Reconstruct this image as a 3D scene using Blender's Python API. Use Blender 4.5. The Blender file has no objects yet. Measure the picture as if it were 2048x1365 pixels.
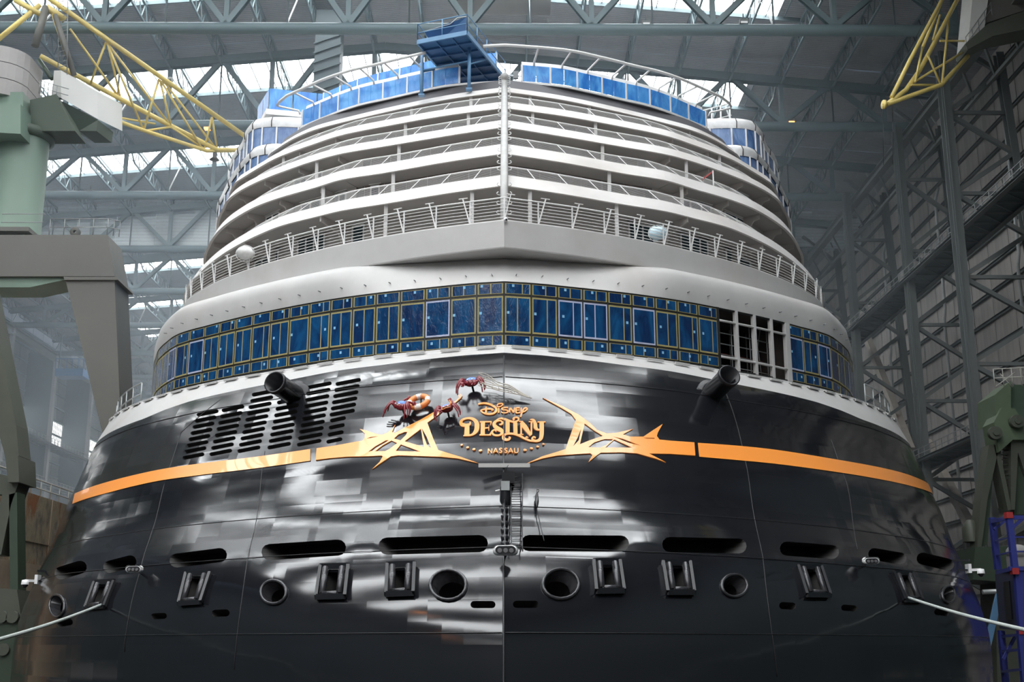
import bpy, bmesh, math, random
import numpy as np
from mathutils import Vector, Matrix
from mathutils.geometry import delaunay_2d_cdt

# ------------------------------------------------------------------ camera, world, exposure
SC = bpy.context.scene
COL = SC.collection
FPX, ICX, ICY = 2400.0, 1024.0, 682.5
PITCH = math.atan(608.0 / FPX)
YAW = math.atan((ICX - 1007.0) / FPX * math.cos(PITCH))
cam_data = bpy.data.cameras.new('camera')
cam_data.sensor_width = 36.0
cam_data.lens = 36.0 * FPX / 2048.0
cam_data.clip_end = 2000.0
cam_data.clip_start = 0.5
cam = bpy.data.objects.new('camera', cam_data)
COL.objects.link(cam)
cam.rotation_euler = (math.pi / 2 + PITCH, 0, -YAW)
SC.camera = cam
w = bpy.data.worlds.new('world'); SC.world = w; w.use_nodes = True
_bg = w.node_tree.nodes['Background']
_sky = w.node_tree.nodes.new('ShaderNodeTexSky'); _sky.sky_type = 'NISHITA'; _sky.sun_disc = False
_sky.sun_elevation = math.radians(38); _sky.sun_rotation = math.radians(120)
w.node_tree.links.new(_sky.outputs[0], _bg.inputs[0]); _bg.inputs[1].default_value = 0.25
SKYLIGHT_L = 9.0      # daylight through the translucent roof panels
WINDOW_L = 3.0
LAMP_L = 5.0          # sodium lamps under the trusses
SC.view_settings.view_transform = 'Standard'
SC.view_settings.look = 'None'
SC.view_settings.gamma = 1.0
SC.view_settings.use_curve_mapping = False
SC.view_settings.exposure = 0.08
SC.cycles.use_denoising = True
SC.cycles.max_bounces = 7
SC.cycles.diffuse_bounces = 4
SC.cycles.glossy_bounces = 3
SC.cycles.transmission_bounces = 2
SC.cycles.caustics_reflective = False
SC.cycles.caustics_refractive = False
SC.cycles.sample_clamp_indirect = 4.0

_s, _c = math.sin(PITCH), math.cos(PITCH)
_sy, _cy = math.sin(YAW), math.cos(YAW)
def ray(px, py):
    """direction of the sight line measured in the survey photograph (camera at the origin)"""
    x = (px - ICX) / FPX; v = (ICY - py) / FPX
    Y = _c - v * _s; Z = _s + v * _c
    return x * _cy + Y * _sy, Y * _cy - x * _sy, Z
def atH(px, py, H):
    r = ray(px, py); k = H / r[2]
    return Vector((r[0] * k, r[1] * k, H))
def atD(px, py, D):
    r = ray(px, py); k = D / r[1]
    return Vector((r[0] * k, D, r[2] * k))
def tanv(px, py):
    r = ray(px, py); return r[2] / r[1]

# ------------------------------------------------------------------ materials
def new_mat(name):
    m = bpy.data.materials.new(name); m.use_nodes = True
    nt = m.node_tree
    return m, nt, nt.nodes, nt.links, nt.nodes['Principled BSDF']
def mat(name, col, rough=0.5, metal=0.0, var=0.0, scale=1.0, bump=0.0, dirt=None, dirt_amt=0.5, coords='Object', stretch=(1, 1, 1), coat=0.0):
    m, nt, N, L, B = new_mat(name)
    B.inputs['Base Color'].default_value = (*col, 1); B.inputs['Roughness'].default_value = rough
    B.inputs['Metallic'].default_value = metal
    if coat: B.inputs['Coat Weight'].default_value = coat
    if var or bump or dirt:
        tc = N.new('ShaderNodeTexCoord'); mp = N.new('ShaderNodeMapping'); mp.inputs['Scale'].default_value = stretch
        L.new(tc.outputs[coords], mp.inputs[0])
        nz = N.new('ShaderNodeTexNoise'); nz.inputs['Scale'].default_value = scale; nz.inputs['Detail'].default_value = 5; nz.inputs['Roughness'].default_value = 0.6
        L.new(mp.outputs[0], nz.inputs[0])
        cr = N.new('ShaderNodeMapRange'); cr.inputs[1].default_value = 0.3; cr.inputs[2].default_value = 0.7
        cr.inputs[3].default_value = 1 - var; cr.inputs[4].default_value = 1 + var
        L.new(nz.outputs[0], cr.inputs[0])
        mx = N.new('ShaderNodeVectorMath'); mx.operation = 'SCALE'; mx.inputs[0].default_value = col
        L.new(cr.outputs[0], mx.inputs['Scale'])
        out = mx.outputs[0]
        if dirt:
            n2 = N.new('ShaderNodeTexNoise'); n2.inputs['Scale'].default_value = scale * 0.37; n2.inputs['Detail'].default_value = 7
            L.new(mp.outputs[0], n2.inputs[0])
            r2 = N.new('ShaderNodeMapRange'); r2.inputs[1].default_value = 0.5; r2.inputs[2].default_value = 0.72; r2.inputs[4].default_value = dirt_amt
            L.new(n2.outputs[0], r2.inputs[0])
            m2 = N.new('ShaderNodeMix'); m2.data_type = 'RGBA'
            L.new(r2.outputs[0], m2.inputs[0]); L.new(out, m2.inputs[6]); m2.inputs[7].default_value = (*dirt, 1)
            out = m2.outputs[2]
        L.new(out, B.inputs['Base Color'])
        if bump:
            b = N.new('ShaderNodeBump'); b.inputs['Strength'].default_value = bump; b.inputs['Distance'].default_value = 0.02
            L.new(nz.outputs[0], b.inputs['Height']); L.new(b.outputs[0], B.inputs['Normal'])
    return m
def emit(name, col, strength):
    m, nt, N, L, B = new_mat(name)
    N.remove(B); e = N.new('ShaderNodeEmission'); e.inputs[0].default_value = (*col, 1); e.inputs[1].default_value = strength
    L.new(e.outputs[0], N['Material Output'].inputs[0])
    return m

M = {}
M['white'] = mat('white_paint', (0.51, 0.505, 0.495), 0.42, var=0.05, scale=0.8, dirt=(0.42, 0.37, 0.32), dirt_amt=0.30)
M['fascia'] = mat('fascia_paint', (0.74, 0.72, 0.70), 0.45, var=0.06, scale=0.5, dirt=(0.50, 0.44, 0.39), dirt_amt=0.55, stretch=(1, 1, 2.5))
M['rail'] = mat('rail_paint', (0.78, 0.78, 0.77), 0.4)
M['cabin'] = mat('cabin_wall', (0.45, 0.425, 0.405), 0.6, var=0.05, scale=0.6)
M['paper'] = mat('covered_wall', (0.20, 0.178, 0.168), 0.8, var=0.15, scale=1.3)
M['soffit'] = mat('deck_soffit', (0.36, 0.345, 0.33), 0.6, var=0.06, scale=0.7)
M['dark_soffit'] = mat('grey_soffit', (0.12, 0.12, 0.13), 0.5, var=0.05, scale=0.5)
M['orange'] = mat('orange_paint', (0.93, 0.32, 0.055), 0.28, coat=0.3)
M['black'] = mat('black_steel', (0.013, 0.014, 0.017), 0.3)
M['void'] = mat('dark_interior', (0.012, 0.011, 0.010), 0.8)
M['chrome'] = mat('worn_steel', (0.25, 0.25, 0.26), 0.3, metal=0.7)
M['teal'] = mat('teal_steel', (0.12, 0.17, 0.185), 0.5, var=0.12, scale=0.6)
M['teal_dark'] = mat('dark_teal_steel', (0.055, 0.08, 0.088), 0.55, var=0.12, scale=0.6)
M['col_steel'] = mat('column_steel', (0.11, 0.125, 0.125), 0.55, var=0.15, scale=0.8, dirt=(0.2, 0.15, 0.12), dirt_amt=0.35)
M['galv'] = mat('galvanised', (0.42, 0.44, 0.44), 0.4, metal=0.4)
M['yellow'] = mat('crane_yellow', (0.70, 0.55, 0.17), 0.42, var=0.1, scale=0.6, dirt=(0.30, 0.25, 0.18), dirt_amt=0.4)
M['crane_grey'] = mat('crane_grey', (0.12, 0.118, 0.105), 0.55, var=0.08, scale=0.25, dirt=(0.14, 0.135, 0.12), dirt_amt=0.5)
M['crane_green'] = mat('crane_green', (0.16, 0.235, 0.185), 0.5, var=0.12, scale=0.2, dirt=(0.09, 0.11, 0.10), dirt_amt=0.6, stretch=(1, 1, 0.3))
M['head_green'] = mat('head_green', (0.09, 0.125, 0.075), 0.5, var=0.12, scale=0.5, dirt=(0.06, 0.07, 0.05), dirt_amt=0.5)
M['dark_green'] = mat('dark_green_steel', (0.035, 0.055, 0.035), 0.5, var=0.1, scale=0.4)
M['olive'] = mat('olive_steel', (0.07, 0.078, 0.058), 0.5, var=0.12, scale=0.5, dirt=(0.07, 0.07, 0.06), dirt_amt=0.6)
M['concrete'] = mat('counterweight_concrete', (0.36, 0.345, 0.335), 0.8, var=0.07, scale=0.5, dirt=(0.25, 0.24, 0.23), dirt_amt=0.5, bump=0.2)
M['cab'] = mat('cab_grey', (0.60, 0.60, 0.575), 0.5, var=0.05, scale=0.4)
M['blue_steel'] = mat('blue_steel', (0.055, 0.15, 0.32), 0.45, var=0.12, scale=0.7, dirt=(0.04, 0.09, 0.17), dirt_amt=0.5)
M['blue_light'] = mat('blue_light_steel', (0.13, 0.28, 0.47), 0.4, var=0.1, scale=0.6)
M['navy'] = mat('navy_steel', (0.03, 0.04, 0.22), 0.45, var=0.1, scale=0.8)
M['red'] = mat('red_paint', (0.35, 0.03, 0.03), 0.5)
M['rope'] = mat('rope', (0.40, 0.44, 0.42), 0.8, var=0.15, scale=30)
M['cam_white'] = mat('white_plastic', (0.8, 0.8, 0.8), 0.35)
M['lens'] = mat('dark_glass', (0.02, 0.02, 0.025), 0.05)
M['crab_red'] = mat('crab_red', (0.22, 0.015, 0.025), 0.35, coat=0.3)
M['crab_blue'] = mat('crab_blue', (0.07, 0.22, 0.75), 0.3, coat=0.4)
M['buoy_orange'] = mat('buoy_orange', (0.85, 0.28, 0.08), 0.4)
M['hivis'] = mat('hi_vis', (0.8, 0.75, 0.05), 0.6)
M['skin'] = mat('skin', (0.55, 0.35, 0.26), 0.6)
M['rust_block'] = mat('rusty_plate', (0.30, 0.235, 0.17), 0.7, var=0.2, scale=0.5)
M['floor'] = mat('quay_concrete', (0.16, 0.155, 0.15), 0.7, var=0.2, scale=0.3)
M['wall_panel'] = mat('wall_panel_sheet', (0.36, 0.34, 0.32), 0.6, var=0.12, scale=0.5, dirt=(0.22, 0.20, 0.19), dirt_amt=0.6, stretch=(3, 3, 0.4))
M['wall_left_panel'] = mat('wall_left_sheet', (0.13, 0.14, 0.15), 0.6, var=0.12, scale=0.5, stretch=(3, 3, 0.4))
M['sky_panel'] = emit('skylight_panel', (0.95, 0.98, 1.0), SKYLIGHT_L)
M['window_panel'] = emit('bright_window', (0.95, 0.98, 1.0), WINDOW_L)
M['lamp'] = emit('sodium_lamp', (1.0, 0.36, 0.10), LAMP_L)
M['lamp_far'] = emit('sodium_floodlight', (1.0, 0.33, 0.08), LAMP_L * 5)
M['lamp_white'] = emit('hull_light', (1.0, 0.93, 0.8), 1.5)

def wave_mat(name, col, axis, pitch, rough=0.5, depth=0.05, dark=0.75):
    """profiled sheet: ribs at the given pitch (metres) along an axis"""
    m, nt, N, L, B = new_mat(name)
    tc = N.new('ShaderNodeTexCoord'); wv = N.new('ShaderNodeTexWave'); wv.wave_type = 'BANDS'; wv.bands_direction = axis
    wv.inputs['Scale'].default_value = 0.314 / pitch
    L.new(tc.outputs['Object'], wv.inputs[0])
    nz = N.new('ShaderNodeTexNoise'); nz.inputs['Scale'].default_value = 0.25; nz.inputs['Detail'].default_value = 4
    L.new(tc.outputs['Object'], nz.inputs[0])
    mr = N.new('ShaderNodeMapRange'); mr.inputs[3].default_value = dark; mr.inputs[4].default_value = 1.0; L.new(wv.outputs['Fac'], mr.inputs[0])
    m2 = N.new('ShaderNodeMapRange'); m2.inputs[1].default_value = 0.3; m2.inputs[2].default_value = 0.7; m2.inputs[3].default_value = 0.85; m2.inputs[4].default_value = 1.1; L.new(nz.outputs[0], m2.inputs[0])
    mu = N.new('ShaderNodeMath'); mu.operation = 'MULTIPLY'; L.new(mr.outputs[0], mu.inputs[0]); L.new(m2.outputs[0], mu.inputs[1])
    sc = N.new('ShaderNodeVectorMath'); sc.operation = 'SCALE'; sc.inputs[0].default_value = col; L.new(mu.outputs[0], sc.inputs['Scale'])
    L.new(sc.outputs[0], B.inputs['Base Color']); B.inputs['Roughness'].default_value = rough
    b = N.new('ShaderNodeBump'); b.inputs['Strength'].default_value = 0.6; b.inputs['Distance'].default_value = depth
    L.new(wv.outputs['Fac'], b.inputs['Height']); L.new(b.outputs[0], B.inputs['Normal'])
    return m
M['roof_sheet'] = wave_mat('roof_sheet', (0.30, 0.31, 0.33), 'Y', 0.35)
M['curtain_sheet'] = wave_mat('curtain_sheet', (0.72, 0.80, 0.83), 'Z', 0.45, dark=0.85)

def hull_mat():
    """glossy black paint on welded plates: every plate is faintly dished and lies at its own small angle"""
    m, nt, N, L, B = new_mat('glossy_black_plate')
    B.inputs['Base Color'].default_value = (0.0085, 0.009, 0.0115, 1)
    tc = N.new('ShaderNodeTexCoord')
    geo = N.new('ShaderNodeNewGeometry')
    def cell(sx, sz, off):
        mp = N.new('ShaderNodeMapping'); mp.inputs['Scale'].default_value = (sx, 1, sz); mp.inputs['Location'].default_value = (off, 0, off * 0.37)
        L.new(tc.outputs['UV'], mp.inputs[0])
        sep = N.new('ShaderNodeSeparateXYZ'); 
        fl = N.new('ShaderNodeVectorMath'); fl.operation = 'FLOOR'
        L.new(mp.outputs[0], fl.inputs[0])
        wn = N.new('ShaderNodeTexWhiteNoise'); wn.noise_dimensions = '3D'; L.new(fl.outputs[0], wn.inputs[0])
        sb = N.new('ShaderNodeVectorMath'); sb.operation = 'SUBTRACT'; L.new(wn.outputs['Color'], sb.inputs[0]); sb.inputs[1].default_value = (0.5, 0.5, 0.5)
        return sb.outputs[0]
    def uvmap(sx, sy):
        mp = N.new('ShaderNodeMapping'); mp.inputs['Scale'].default_value = (sx, sy, 1); L.new(tc.outputs['UV'], mp.inputs[0]); return mp.outputs[0]
    def cells(sx, sy):
        # staggered plates: shift each strake by a random amount
        sep = N.new('ShaderNodeSeparateXYZ'); L.new(uvmap(sx, sy), sep.inputs[0])
        fy = N.new('ShaderNodeMath'); fy.operation = 'FLOOR'; L.new(sep.outputs[1], fy.inputs[0])
        w1 = N.new('ShaderNodeTexWhiteNoise'); w1.noise_dimensions = '1D'; L.new(fy.outputs[0], w1.inputs['W'])
        ad = N.new('ShaderNodeMath'); ad.operation = 'ADD'; L.new(sep.outputs[0], ad.inputs[0]); L.new(w1.outputs['Value'], ad.inputs[1])
        fx = N.new('ShaderNodeMath'); fx.operation = 'FLOOR'; L.new(ad.outputs[0], fx.inputs[0])
        cb = N.new('ShaderNodeCombineXYZ'); L.new(fx.outputs[0], cb.inputs[0]); L.new(fy.outputs[0], cb.inputs[1])
        wn = N.new('ShaderNodeTexWhiteNoise'); wn.noise_dimensions = '3D'; L.new(cb.outputs[0], wn.inputs[0])
        sb = N.new('ShaderNodeVectorMath'); sb.operation = 'SUBTRACT'; L.new(wn.outputs['Color'], sb.inputs[0]); sb.inputs[1].default_value = (0.5, 0.5, 0.5)
        return sb.outputs[0]
    def noise(sx, sy, det, dist=0.0):
        nz = N.new('ShaderNodeTexNoise'); nz.inputs['Scale'].default_value = 1.0; nz.inputs['Detail'].default_value = det; nz.inputs['Distortion'].default_value = dist
        L.new(uvmap(sx, sy), nz.inputs[0])
        sb = N.new('ShaderNodeVectorMath'); sb.operation = 'SUBTRACT'; L.new(nz.outputs['Color'], sb.inputs[0]); sb.inputs[1].default_value = (0.5, 0.5, 0.5)
        return sb.outputs[0]
    acc = None
    for src, amt in ((cells(0.22, 0.9), HULL_TILT), (cells(0.35, 0.42), HULL_TILT * 0.8), (cells(0.55, 1.7), HULL_TILT * 0.6), (noise(0.3, 0.55, 2), HULL_WAVE), (noise(1.1, 2.2, 3), HULL_WAVE * 0.35), (noise(6, 14, 3), HULL_WAVE * 0.07)):
        sc = N.new('ShaderNodeVectorMath'); sc.operation = 'SCALE'; sc.inputs['Scale'].default_value = amt; L.new(src, sc.inputs[0])
        if acc is None: acc = sc.outputs[0]
        else:
            ad = N.new('ShaderNodeVectorMath'); ad.operation = 'ADD'; L.new(acc, ad.inputs[0]); L.new(sc.outputs[0], ad.inputs[1]); acc = ad.outputs[0]
    ad = N.new('ShaderNodeVectorMath'); ad.operation = 'ADD'; L.new(acc, ad.inputs[0]); L.new(geo.outputs['Normal'], ad.inputs[1])
    no = N.new('ShaderNodeVectorMath'); no.operation = 'NORMALIZE'; L.new(ad.outputs[0], no.inputs[0])
    L.new(no.outputs[0], B.inputs['Normal'])
    nr = N.new('ShaderNodeTexNoise'); nr.inputs['Scale'].default_value = 1.0; nr.inputs['Detail'].default_value = 4; L.new(uvmap(0.12, 0.8), nr.inputs[0])
    mr = N.new('ShaderNodeMapRange'); mr.inputs[1].default_value = 0.35; mr.inputs[2].default_value = 0.7; mr.inputs[3].default_value = 0.08; mr.inputs[4].default_value = 0.24; L.new(nr.outputs[0], mr.inputs[0])
    L.new(mr.outputs[0], B.inputs['Roughness'])
    B.inputs['Specular IOR Level'].default_value = 0.75
    return m
HULL_TILT, HULL_WAVE = 0.05, 0.05
M['hull'] = hull_mat()

def film_mat(name, c1, c2, rough=0.18, emis=0.0):
    """blue protective film: creased, streaky"""
    m, nt, N, L, B = new_mat(name)
    tc = N.new('ShaderNodeTexCoord'); mp = N.new('ShaderNodeMapping'); mp.inputs['Scale'].default_value = (1.2, 1.2, 0.5); L.new(tc.outputs['Object'], mp.inputs[0])
    nz = N.new('ShaderNodeTexNoise'); nz.inputs['Scale'].default_value = 1.1; nz.inputs['Detail'].default_value = 6; nz.inputs['Distortion'].default_value = 1.2; L.new(mp.outputs[0], nz.inputs[0])
    mr = N.new('ShaderNodeMapRange'); mr.inputs[1].default_value = 0.35; mr.inputs[2].default_value = 0.68; L.new(nz.outputs[0], mr.inputs[0])
    mx = N.new('ShaderNodeMix'); mx.data_type = 'RGBA'; mx.inputs[6].default_value = (*c1, 1); mx.inputs[7].default_value = (*c2, 1); L.new(mr.outputs[0], mx.inputs[0])
    L.new(mx.outputs[2], B.inputs['Base Color']); B.inputs['Roughness'].default_value = rough
    n2 = N.new('ShaderNodeTexNoise'); n2.inputs['Scale'].default_value = 3.5; n2.inputs['Detail'].default_value = 5; n2.inputs['Distortion'].default_value = 2.5; L.new(mp.outputs[0], n2.inputs[0])
    b = N.new('ShaderNodeBump'); b.inputs['Strength'].default_value = 0.35; b.inputs['Distance'].default_value = 0.05; L.new(n2.outputs[0], b.inputs['Height']); L.new(b.outputs[0], B.inputs['Normal'])
    return m
M['film'] = film_mat('bright_blue_film', (0.035, 0.20, 0.62), (0.12, 0.42, 0.85))
M['film_dark'] = film_mat('dark_blue_film', (0.008, 0.045, 0.13), (0.015, 0.085, 0.24))
M['film_side'] = film_mat('side_blue_film', (0.05, 0.11, 0.26), (0.16, 0.26, 0.46))
M['tape'] = mat('yellow_tape', (0.42, 0.36, 0.14), 0.6)
M['tape_white'] = mat('white_tape', (0.45, 0.48, 0.62), 0.6)
M['sticker'] = mat('pale_blue_sticker', (0.22, 0.50, 0.75), 0.6)
M['mullion'] = mat('mullion_dark', (0.02, 0.02, 0.02), 0.5)
M['pod'] = mat('wrapped_pod', (0.62, 0.62, 0.62), 0.3, var=0.2, scale=1.2, bump=0.6)

def rust_mat():
    m, nt, N, L, B = new_mat('rust_streaked_plate')
    tc = N.new('ShaderNodeTexCoord'); mp = N.new('ShaderNodeMapping'); mp.inputs['Scale'].default_value = (1.0, 0.55, 0.30); L.new(tc.outputs['Object'], mp.inputs[0])
    nz = N.new('ShaderNodeTexNoise'); nz.inputs['Scale'].default_value = 0.9; nz.inputs['Detail'].default_value = 8; nz.inputs['Roughness'].default_value = 0.65; L.new(mp.outputs[0], nz.inputs[0])
    cr = N.new('ShaderNodeValToRGB'); e = cr.color_ramp.elements
    e[0].position = 0.36; e[0].color = (0.115, 0.10, 0.085, 1); e[1].position = 0.7; e[1].color = (0.36, 0.12, 0.03, 1)
    k = e.new(0.48); k.color = (0.30, 0.25, 0.17, 1); k = e.new(0.57); k.color = (0.22, 0.10, 0.045, 1)
    L.new(nz.outputs[0], cr.inputs[0]); L.new(cr.outputs[0], B.inputs['Base Color']); B.inputs['Roughness'].default_value = 0.75
    return m
M['rust'] = rust_mat()

# ------------------------------------------------------------------ mesh collector and scene helpers
ORIG = {}
def wloc(o):
    return ORIG.get(o.name, Vector((0, 0, 0))) if o is not None else Vector((0, 0, 0))
def thing(name, label=None, cat=None, loc=(0, 0, 0), group=None, kind=None):
    o = bpy.data.objects.new(name, None); COL.objects.link(o); o.location = loc
    o.empty_display_size = 0.5
    ORIG[o.name] = Vector(loc)
    tag(o, label, cat, group, kind)
    return o
def tag(o, label=None, cat=None, group=None, kind=None):
    if label: o['label'] = label
    if cat: o['category'] = cat
    if group: o['group'] = group
    if kind: o['kind'] = kind
    return o
class MB:
    def __init__(s): s.v = []; s.f = []; s.mi = []; s.cur = 0; s.sm = []; s.smooth = False
    def face(s, idx): s.f.append(tuple(idx)); s.mi.append(s.cur); s.sm.append(s.smooth)
    def add(s, verts, faces):
        b = len(s.v); s.v.extend([tuple(v) for v in verts])
        for f in faces: s.face([b + i for i in f])
    def box(s, lo, hi):
        x0, y0, z0 = lo; x1, y1, z1 = hi
        s.add([(x0, y0, z0), (x1, y0, z0), (x1, y1, z0), (x0, y1, z0), (x0, y0, z1), (x1, y0, z1), (x1, y1, z1), (x0, y1, z1)],
              [(0, 3, 2, 1), (4, 5, 6, 7), (0, 1, 5, 4), (1, 2, 6, 5), (2, 3, 7, 6), (3, 0, 4, 7)])
    def frame(s, p, q, up=(0, 0, 1)):
        p, q = Vector(p), Vector(q); d = (q - p).normalized(); u = Vector(up)
        if abs(d.dot(u)) > 0.97: u = Vector((0, 1, 0)) if abs(d.y) < 0.9 else Vector((1, 0, 0))
        a = d.cross(u).normalized(); b = a.cross(d).normalized()
        return p, q, a, b
    def beam(s, p, q, w, h=None, up=(0, 0, 1)):
        h = h or w; p, q, a, b = s.frame(p, q, up); a = a * (w / 2); b = b * (h / 2)
        s.add([p - a - b, p + a - b, p + a + b, p - a + b, q - a - b, q + a - b, q + a + b, q - a + b],
              [(0, 3, 2, 1), (4, 5, 6, 7), (0, 1, 5, 4), (1, 2, 6, 5), (2, 3, 7, 6), (3, 0, 4, 7)])
    def ibeam(s, p, q, w, h, t=0.06, up=(0, 0, 1)):
        p, q, a, b = s.frame(p, q, up)
        s.beam(p + b * (h / 2 - t / 2), q + b * (h / 2 - t / 2), w, t, up); s.beam(p - b * (h / 2 - t / 2), q - b * (h / 2 - t / 2), w, t, up); s.beam(p, q, t, h, up)
    def tube(s, p, q, r, n=8, r2=None, cap=True):
        r2 = r if r2 is None else r2; p, q, a, b = s.frame(p, q)
        vs = []
        for k in range(n):
            t = 2 * math.pi * k / n; o = a * math.cos(t) + b * math.sin(t)
            vs.append(p + o * r); vs.append(q + o * r2)
        sm = s.smooth; s.smooth = True
        base = len(s.v); s.v.extend([tuple(v) for v in vs])
        for k in range(n):
            i, j = 2 * k, 2 * ((k + 1) % n); s.face([base + i, base + j, base + j + 1, base + i + 1])
        s.smooth = False
        if cap:
            s.face([base + 2 * k for k in range(n)][::-1]); s.face([base + 2 * k + 1 for k in range(n)])
        s.smooth = sm
    def path(s, pts, r, n=6, closed=False, cap=True):
        pts = [Vector(p) for p in pts]; m = len(pts); prev = None; base = len(s.v)
        for i in range(m):
            if closed: d = pts[(i + 1) % m] - pts[i - 1]
            else: d = pts[min(i + 1, m - 1)] - pts[max(i - 1, 0)]
            d.normalize()
            if prev is None:
                u = Vector((0, 0, 1)) if abs(d.z) < 0.95 else Vector((0, 1, 0)); a = d.cross(u).normalized()
            else:
                a = (prev - d * prev.dot(d)).normalized()
            prev = a; b = a.cross(d); rr = r[i] if isinstance(r, (list, tuple)) else r
            for k in range(n):
                t = 2 * math.pi * k / n; s.v.append(tuple(pts[i] + (a * math.cos(t) + b * math.sin(t)) * rr))
        sm = s.smooth; s.smooth = True
        for i in range(m if closed else m - 1):
            j = (i + 1) % m
            for k in range(n):
                l = (k + 1) % n; s.face([base + i * n + k, base + j * n + k, base + j * n + l, base + i * n + l])
        s.smooth = sm
        if cap and not closed:
            s.face([base + k for k in range(n)]); s.face([base + (m - 1) * n + k for k in range(n)][::-1])
    def loft(s, rows, closed=False, smooth=True):
        n = len(rows[0]); base = len(s.v)
        for r in rows: s.v.extend([tuple(p) for p in r])
        sm = s.smooth; s.smooth = smooth
        for i in range(len(rows) - 1):
            for k in range(n if closed else n - 1):
                l = (k + 1) % n; s.face([base + i * n + k, base + i * n + l, base + (i + 1) * n + l, base + (i + 1) * n + k])
        s.smooth = sm
    def lathe(s, origin, axis, prof, n=16, smooth=True):
        o = Vector(origin); ax = Vector(axis).normalized(); _, _, a, b = s.frame(o, o + ax)
        rows = []
        for h, r in prof:
            rows.append([o + ax * h + (a * math.cos(2 * math.pi * k / n) + b * math.sin(2 * math.pi * k / n)) * r for k in range(n)])
        s.loft(rows, closed=True, smooth=smooth)
    def ell(s, c, rx, ry, rz, n=12, m=8, rot=None):
        c = Vector(c); rows = []
        for i in range(m + 1):
            ph = math.pi * i / m - math.pi / 2
            r = []
            for k in range(n):
                t = 2 * math.pi * k / n; p = Vector((rx * math.cos(ph) * math.cos(t), ry * math.cos(ph) * math.sin(t), rz * math.sin(ph)))
                if rot is not None: p = rot @ p
                r.append(c + p)
            rows.append(r)
        s.loft(rows, closed=True, smooth=True)
    def prism(s, pts, off):
        """flat polygon extruded by a vector"""
        n = len(pts); off = Vector(off); pts = [Vector(p) for p in pts]
        s.add(pts + [p + off for p in pts], [tuple(range(n))[::-1], tuple(range(n, 2 * n))] + [(k, (k + 1) % n, n + (k + 1) % n, n + k) for k in range(n)])
    def build(s, name, mats, parent=None, label=None, kind=None, recalc=True):
        me = bpy.data.meshes.new(name); o0 = wloc(parent)
        vs = [(v[0] - o0.x, v[1] - o0.y, v[2] - o0.z) for v in s.v]
        me.from_pydata(vs, [], s.f)
        for m_ in (mats if isinstance(mats, (list, tuple)) else [mats]): me.materials.append(M[m_] if isinstance(m_, str) else m_)
        me.polygons.foreach_set('material_index', s.mi); me.polygons.foreach_set('use_smooth', s.sm)
        if recalc:
            b = bmesh.new(); b.from_mesh(me); bmesh.ops.recalc_face_normals(b, faces=b.faces[:]); b.to_mesh(me); b.free()
        me.update()
        return link(name, me, parent, label, kind)
def link(name, me, parent=None, label=None, kind=None, mat4=None):
    o = bpy.data.objects.new(name, me); COL.objects.link(o)
    ORIG[o.name] = wloc(parent)
    if parent is not None: o.parent = parent
    if mat4 is not None: o.matrix_local = mat4
    if label: o['label'] = label
    if kind: o['kind'] = kind
    return o
def inst(name, me, parent, p, rotz=0.0, scale=(1, 1, 1), label=None, rot=None):
    """a repeat sharing mesh data, placed at world point p"""
    o = bpy.data.objects.new(name, me); COL.objects.link(o); o.parent = parent
    q = Vector(p) - wloc(parent); o.location = q
    o.rotation_euler = rot if rot is not None else (0, 0, rotz); o.scale = scale
    ORIG[o.name] = Vector(p)
    if label: o['label'] = label
    return o
def mesh_of(mb, name, mats):
    me = bpy.data.meshes.new(name); me.from_pydata(mb.v, [], mb.f)
    for m_ in (mats if isinstance(mats, (list, tuple)) else [mats]): me.materials.append(M[m_])
    me.polygons.foreach_set('material_index', mb.mi); me.polygons.foreach_set('use_smooth', mb.sm)
    b = bmesh.new(); b.from_mesh(me); bmesh.ops.recalc_face_normals(b, faces=b.faces[:]); b.to_mesh(me); b.free()
    return me
def unit_beam(name, mats, kind='box'):
    mb = MB()
    if kind == 'box': mb.box((-0.5, -0.5, 0), (0.5, 0.5, 1))
    elif kind == 'tube': mb.tube((0, 0, 0), (0, 0, 1), 0.5, 12)
    elif kind == 'I':
        mb.box((-0.5, -0.5, 0), (0.5, -0.4, 1)); mb.box((-0.5, 0.4, 0), (0.5, 0.5, 1)); mb.box((-0.07, -0.4, 0), (0.07, 0.4, 1))
    return mesh_of(mb, name, mats)
def member(name, me, parent, p, q, w, h=None, label=None):
    """a straight member from p to q sharing a unit mesh"""
    h = h or w; p, q = Vector(p), Vector(q); d = q - p
    o = bpy.data.objects.new(name, me); COL.objects.link(o); o.parent = parent
    z = d.normalized(); u = Vector((0, 1, 0)) if abs(z.y) < 0.9 else Vector((0, 0, 1))
    x = u.cross(z).normalized(); y = z.cross(x)
    m4 = Matrix(((x.x * w, y.x * h, z.x * d.length, 0), (x.y * w, y.y * h, z.y * d.length, 0), (x.z * w, y.z * h, z.z * d.length, 0), (0, 0, 0, 1)))
    m4.translation = p - wloc(parent); o.matrix_local = m4
    ORIG[o.name] = Vector((0, 0, 0)); 
    if label: o['label'] = label
    return o
def catmull(pts, n=8):
    P = [tuple(p) for p in pts]; out = []
    P = [P[0]] + P + [P[-1]]
    for i in range(1, len(P) - 2):
        for k in range(n):
            t = k / n; r = []
            for a, b, c, d in zip(P[i - 1], P[i], P[i + 1], P[i + 2]):
                r.append(0.5 * (2 * b + (c - a) * t + (2 * a - 5 * b + 4 * c - d) * t * t + (3 * b - a - 3 * c + d) * t ** 3))
            out.append(tuple(r))
    out.append(P[-2]); return out
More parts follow.
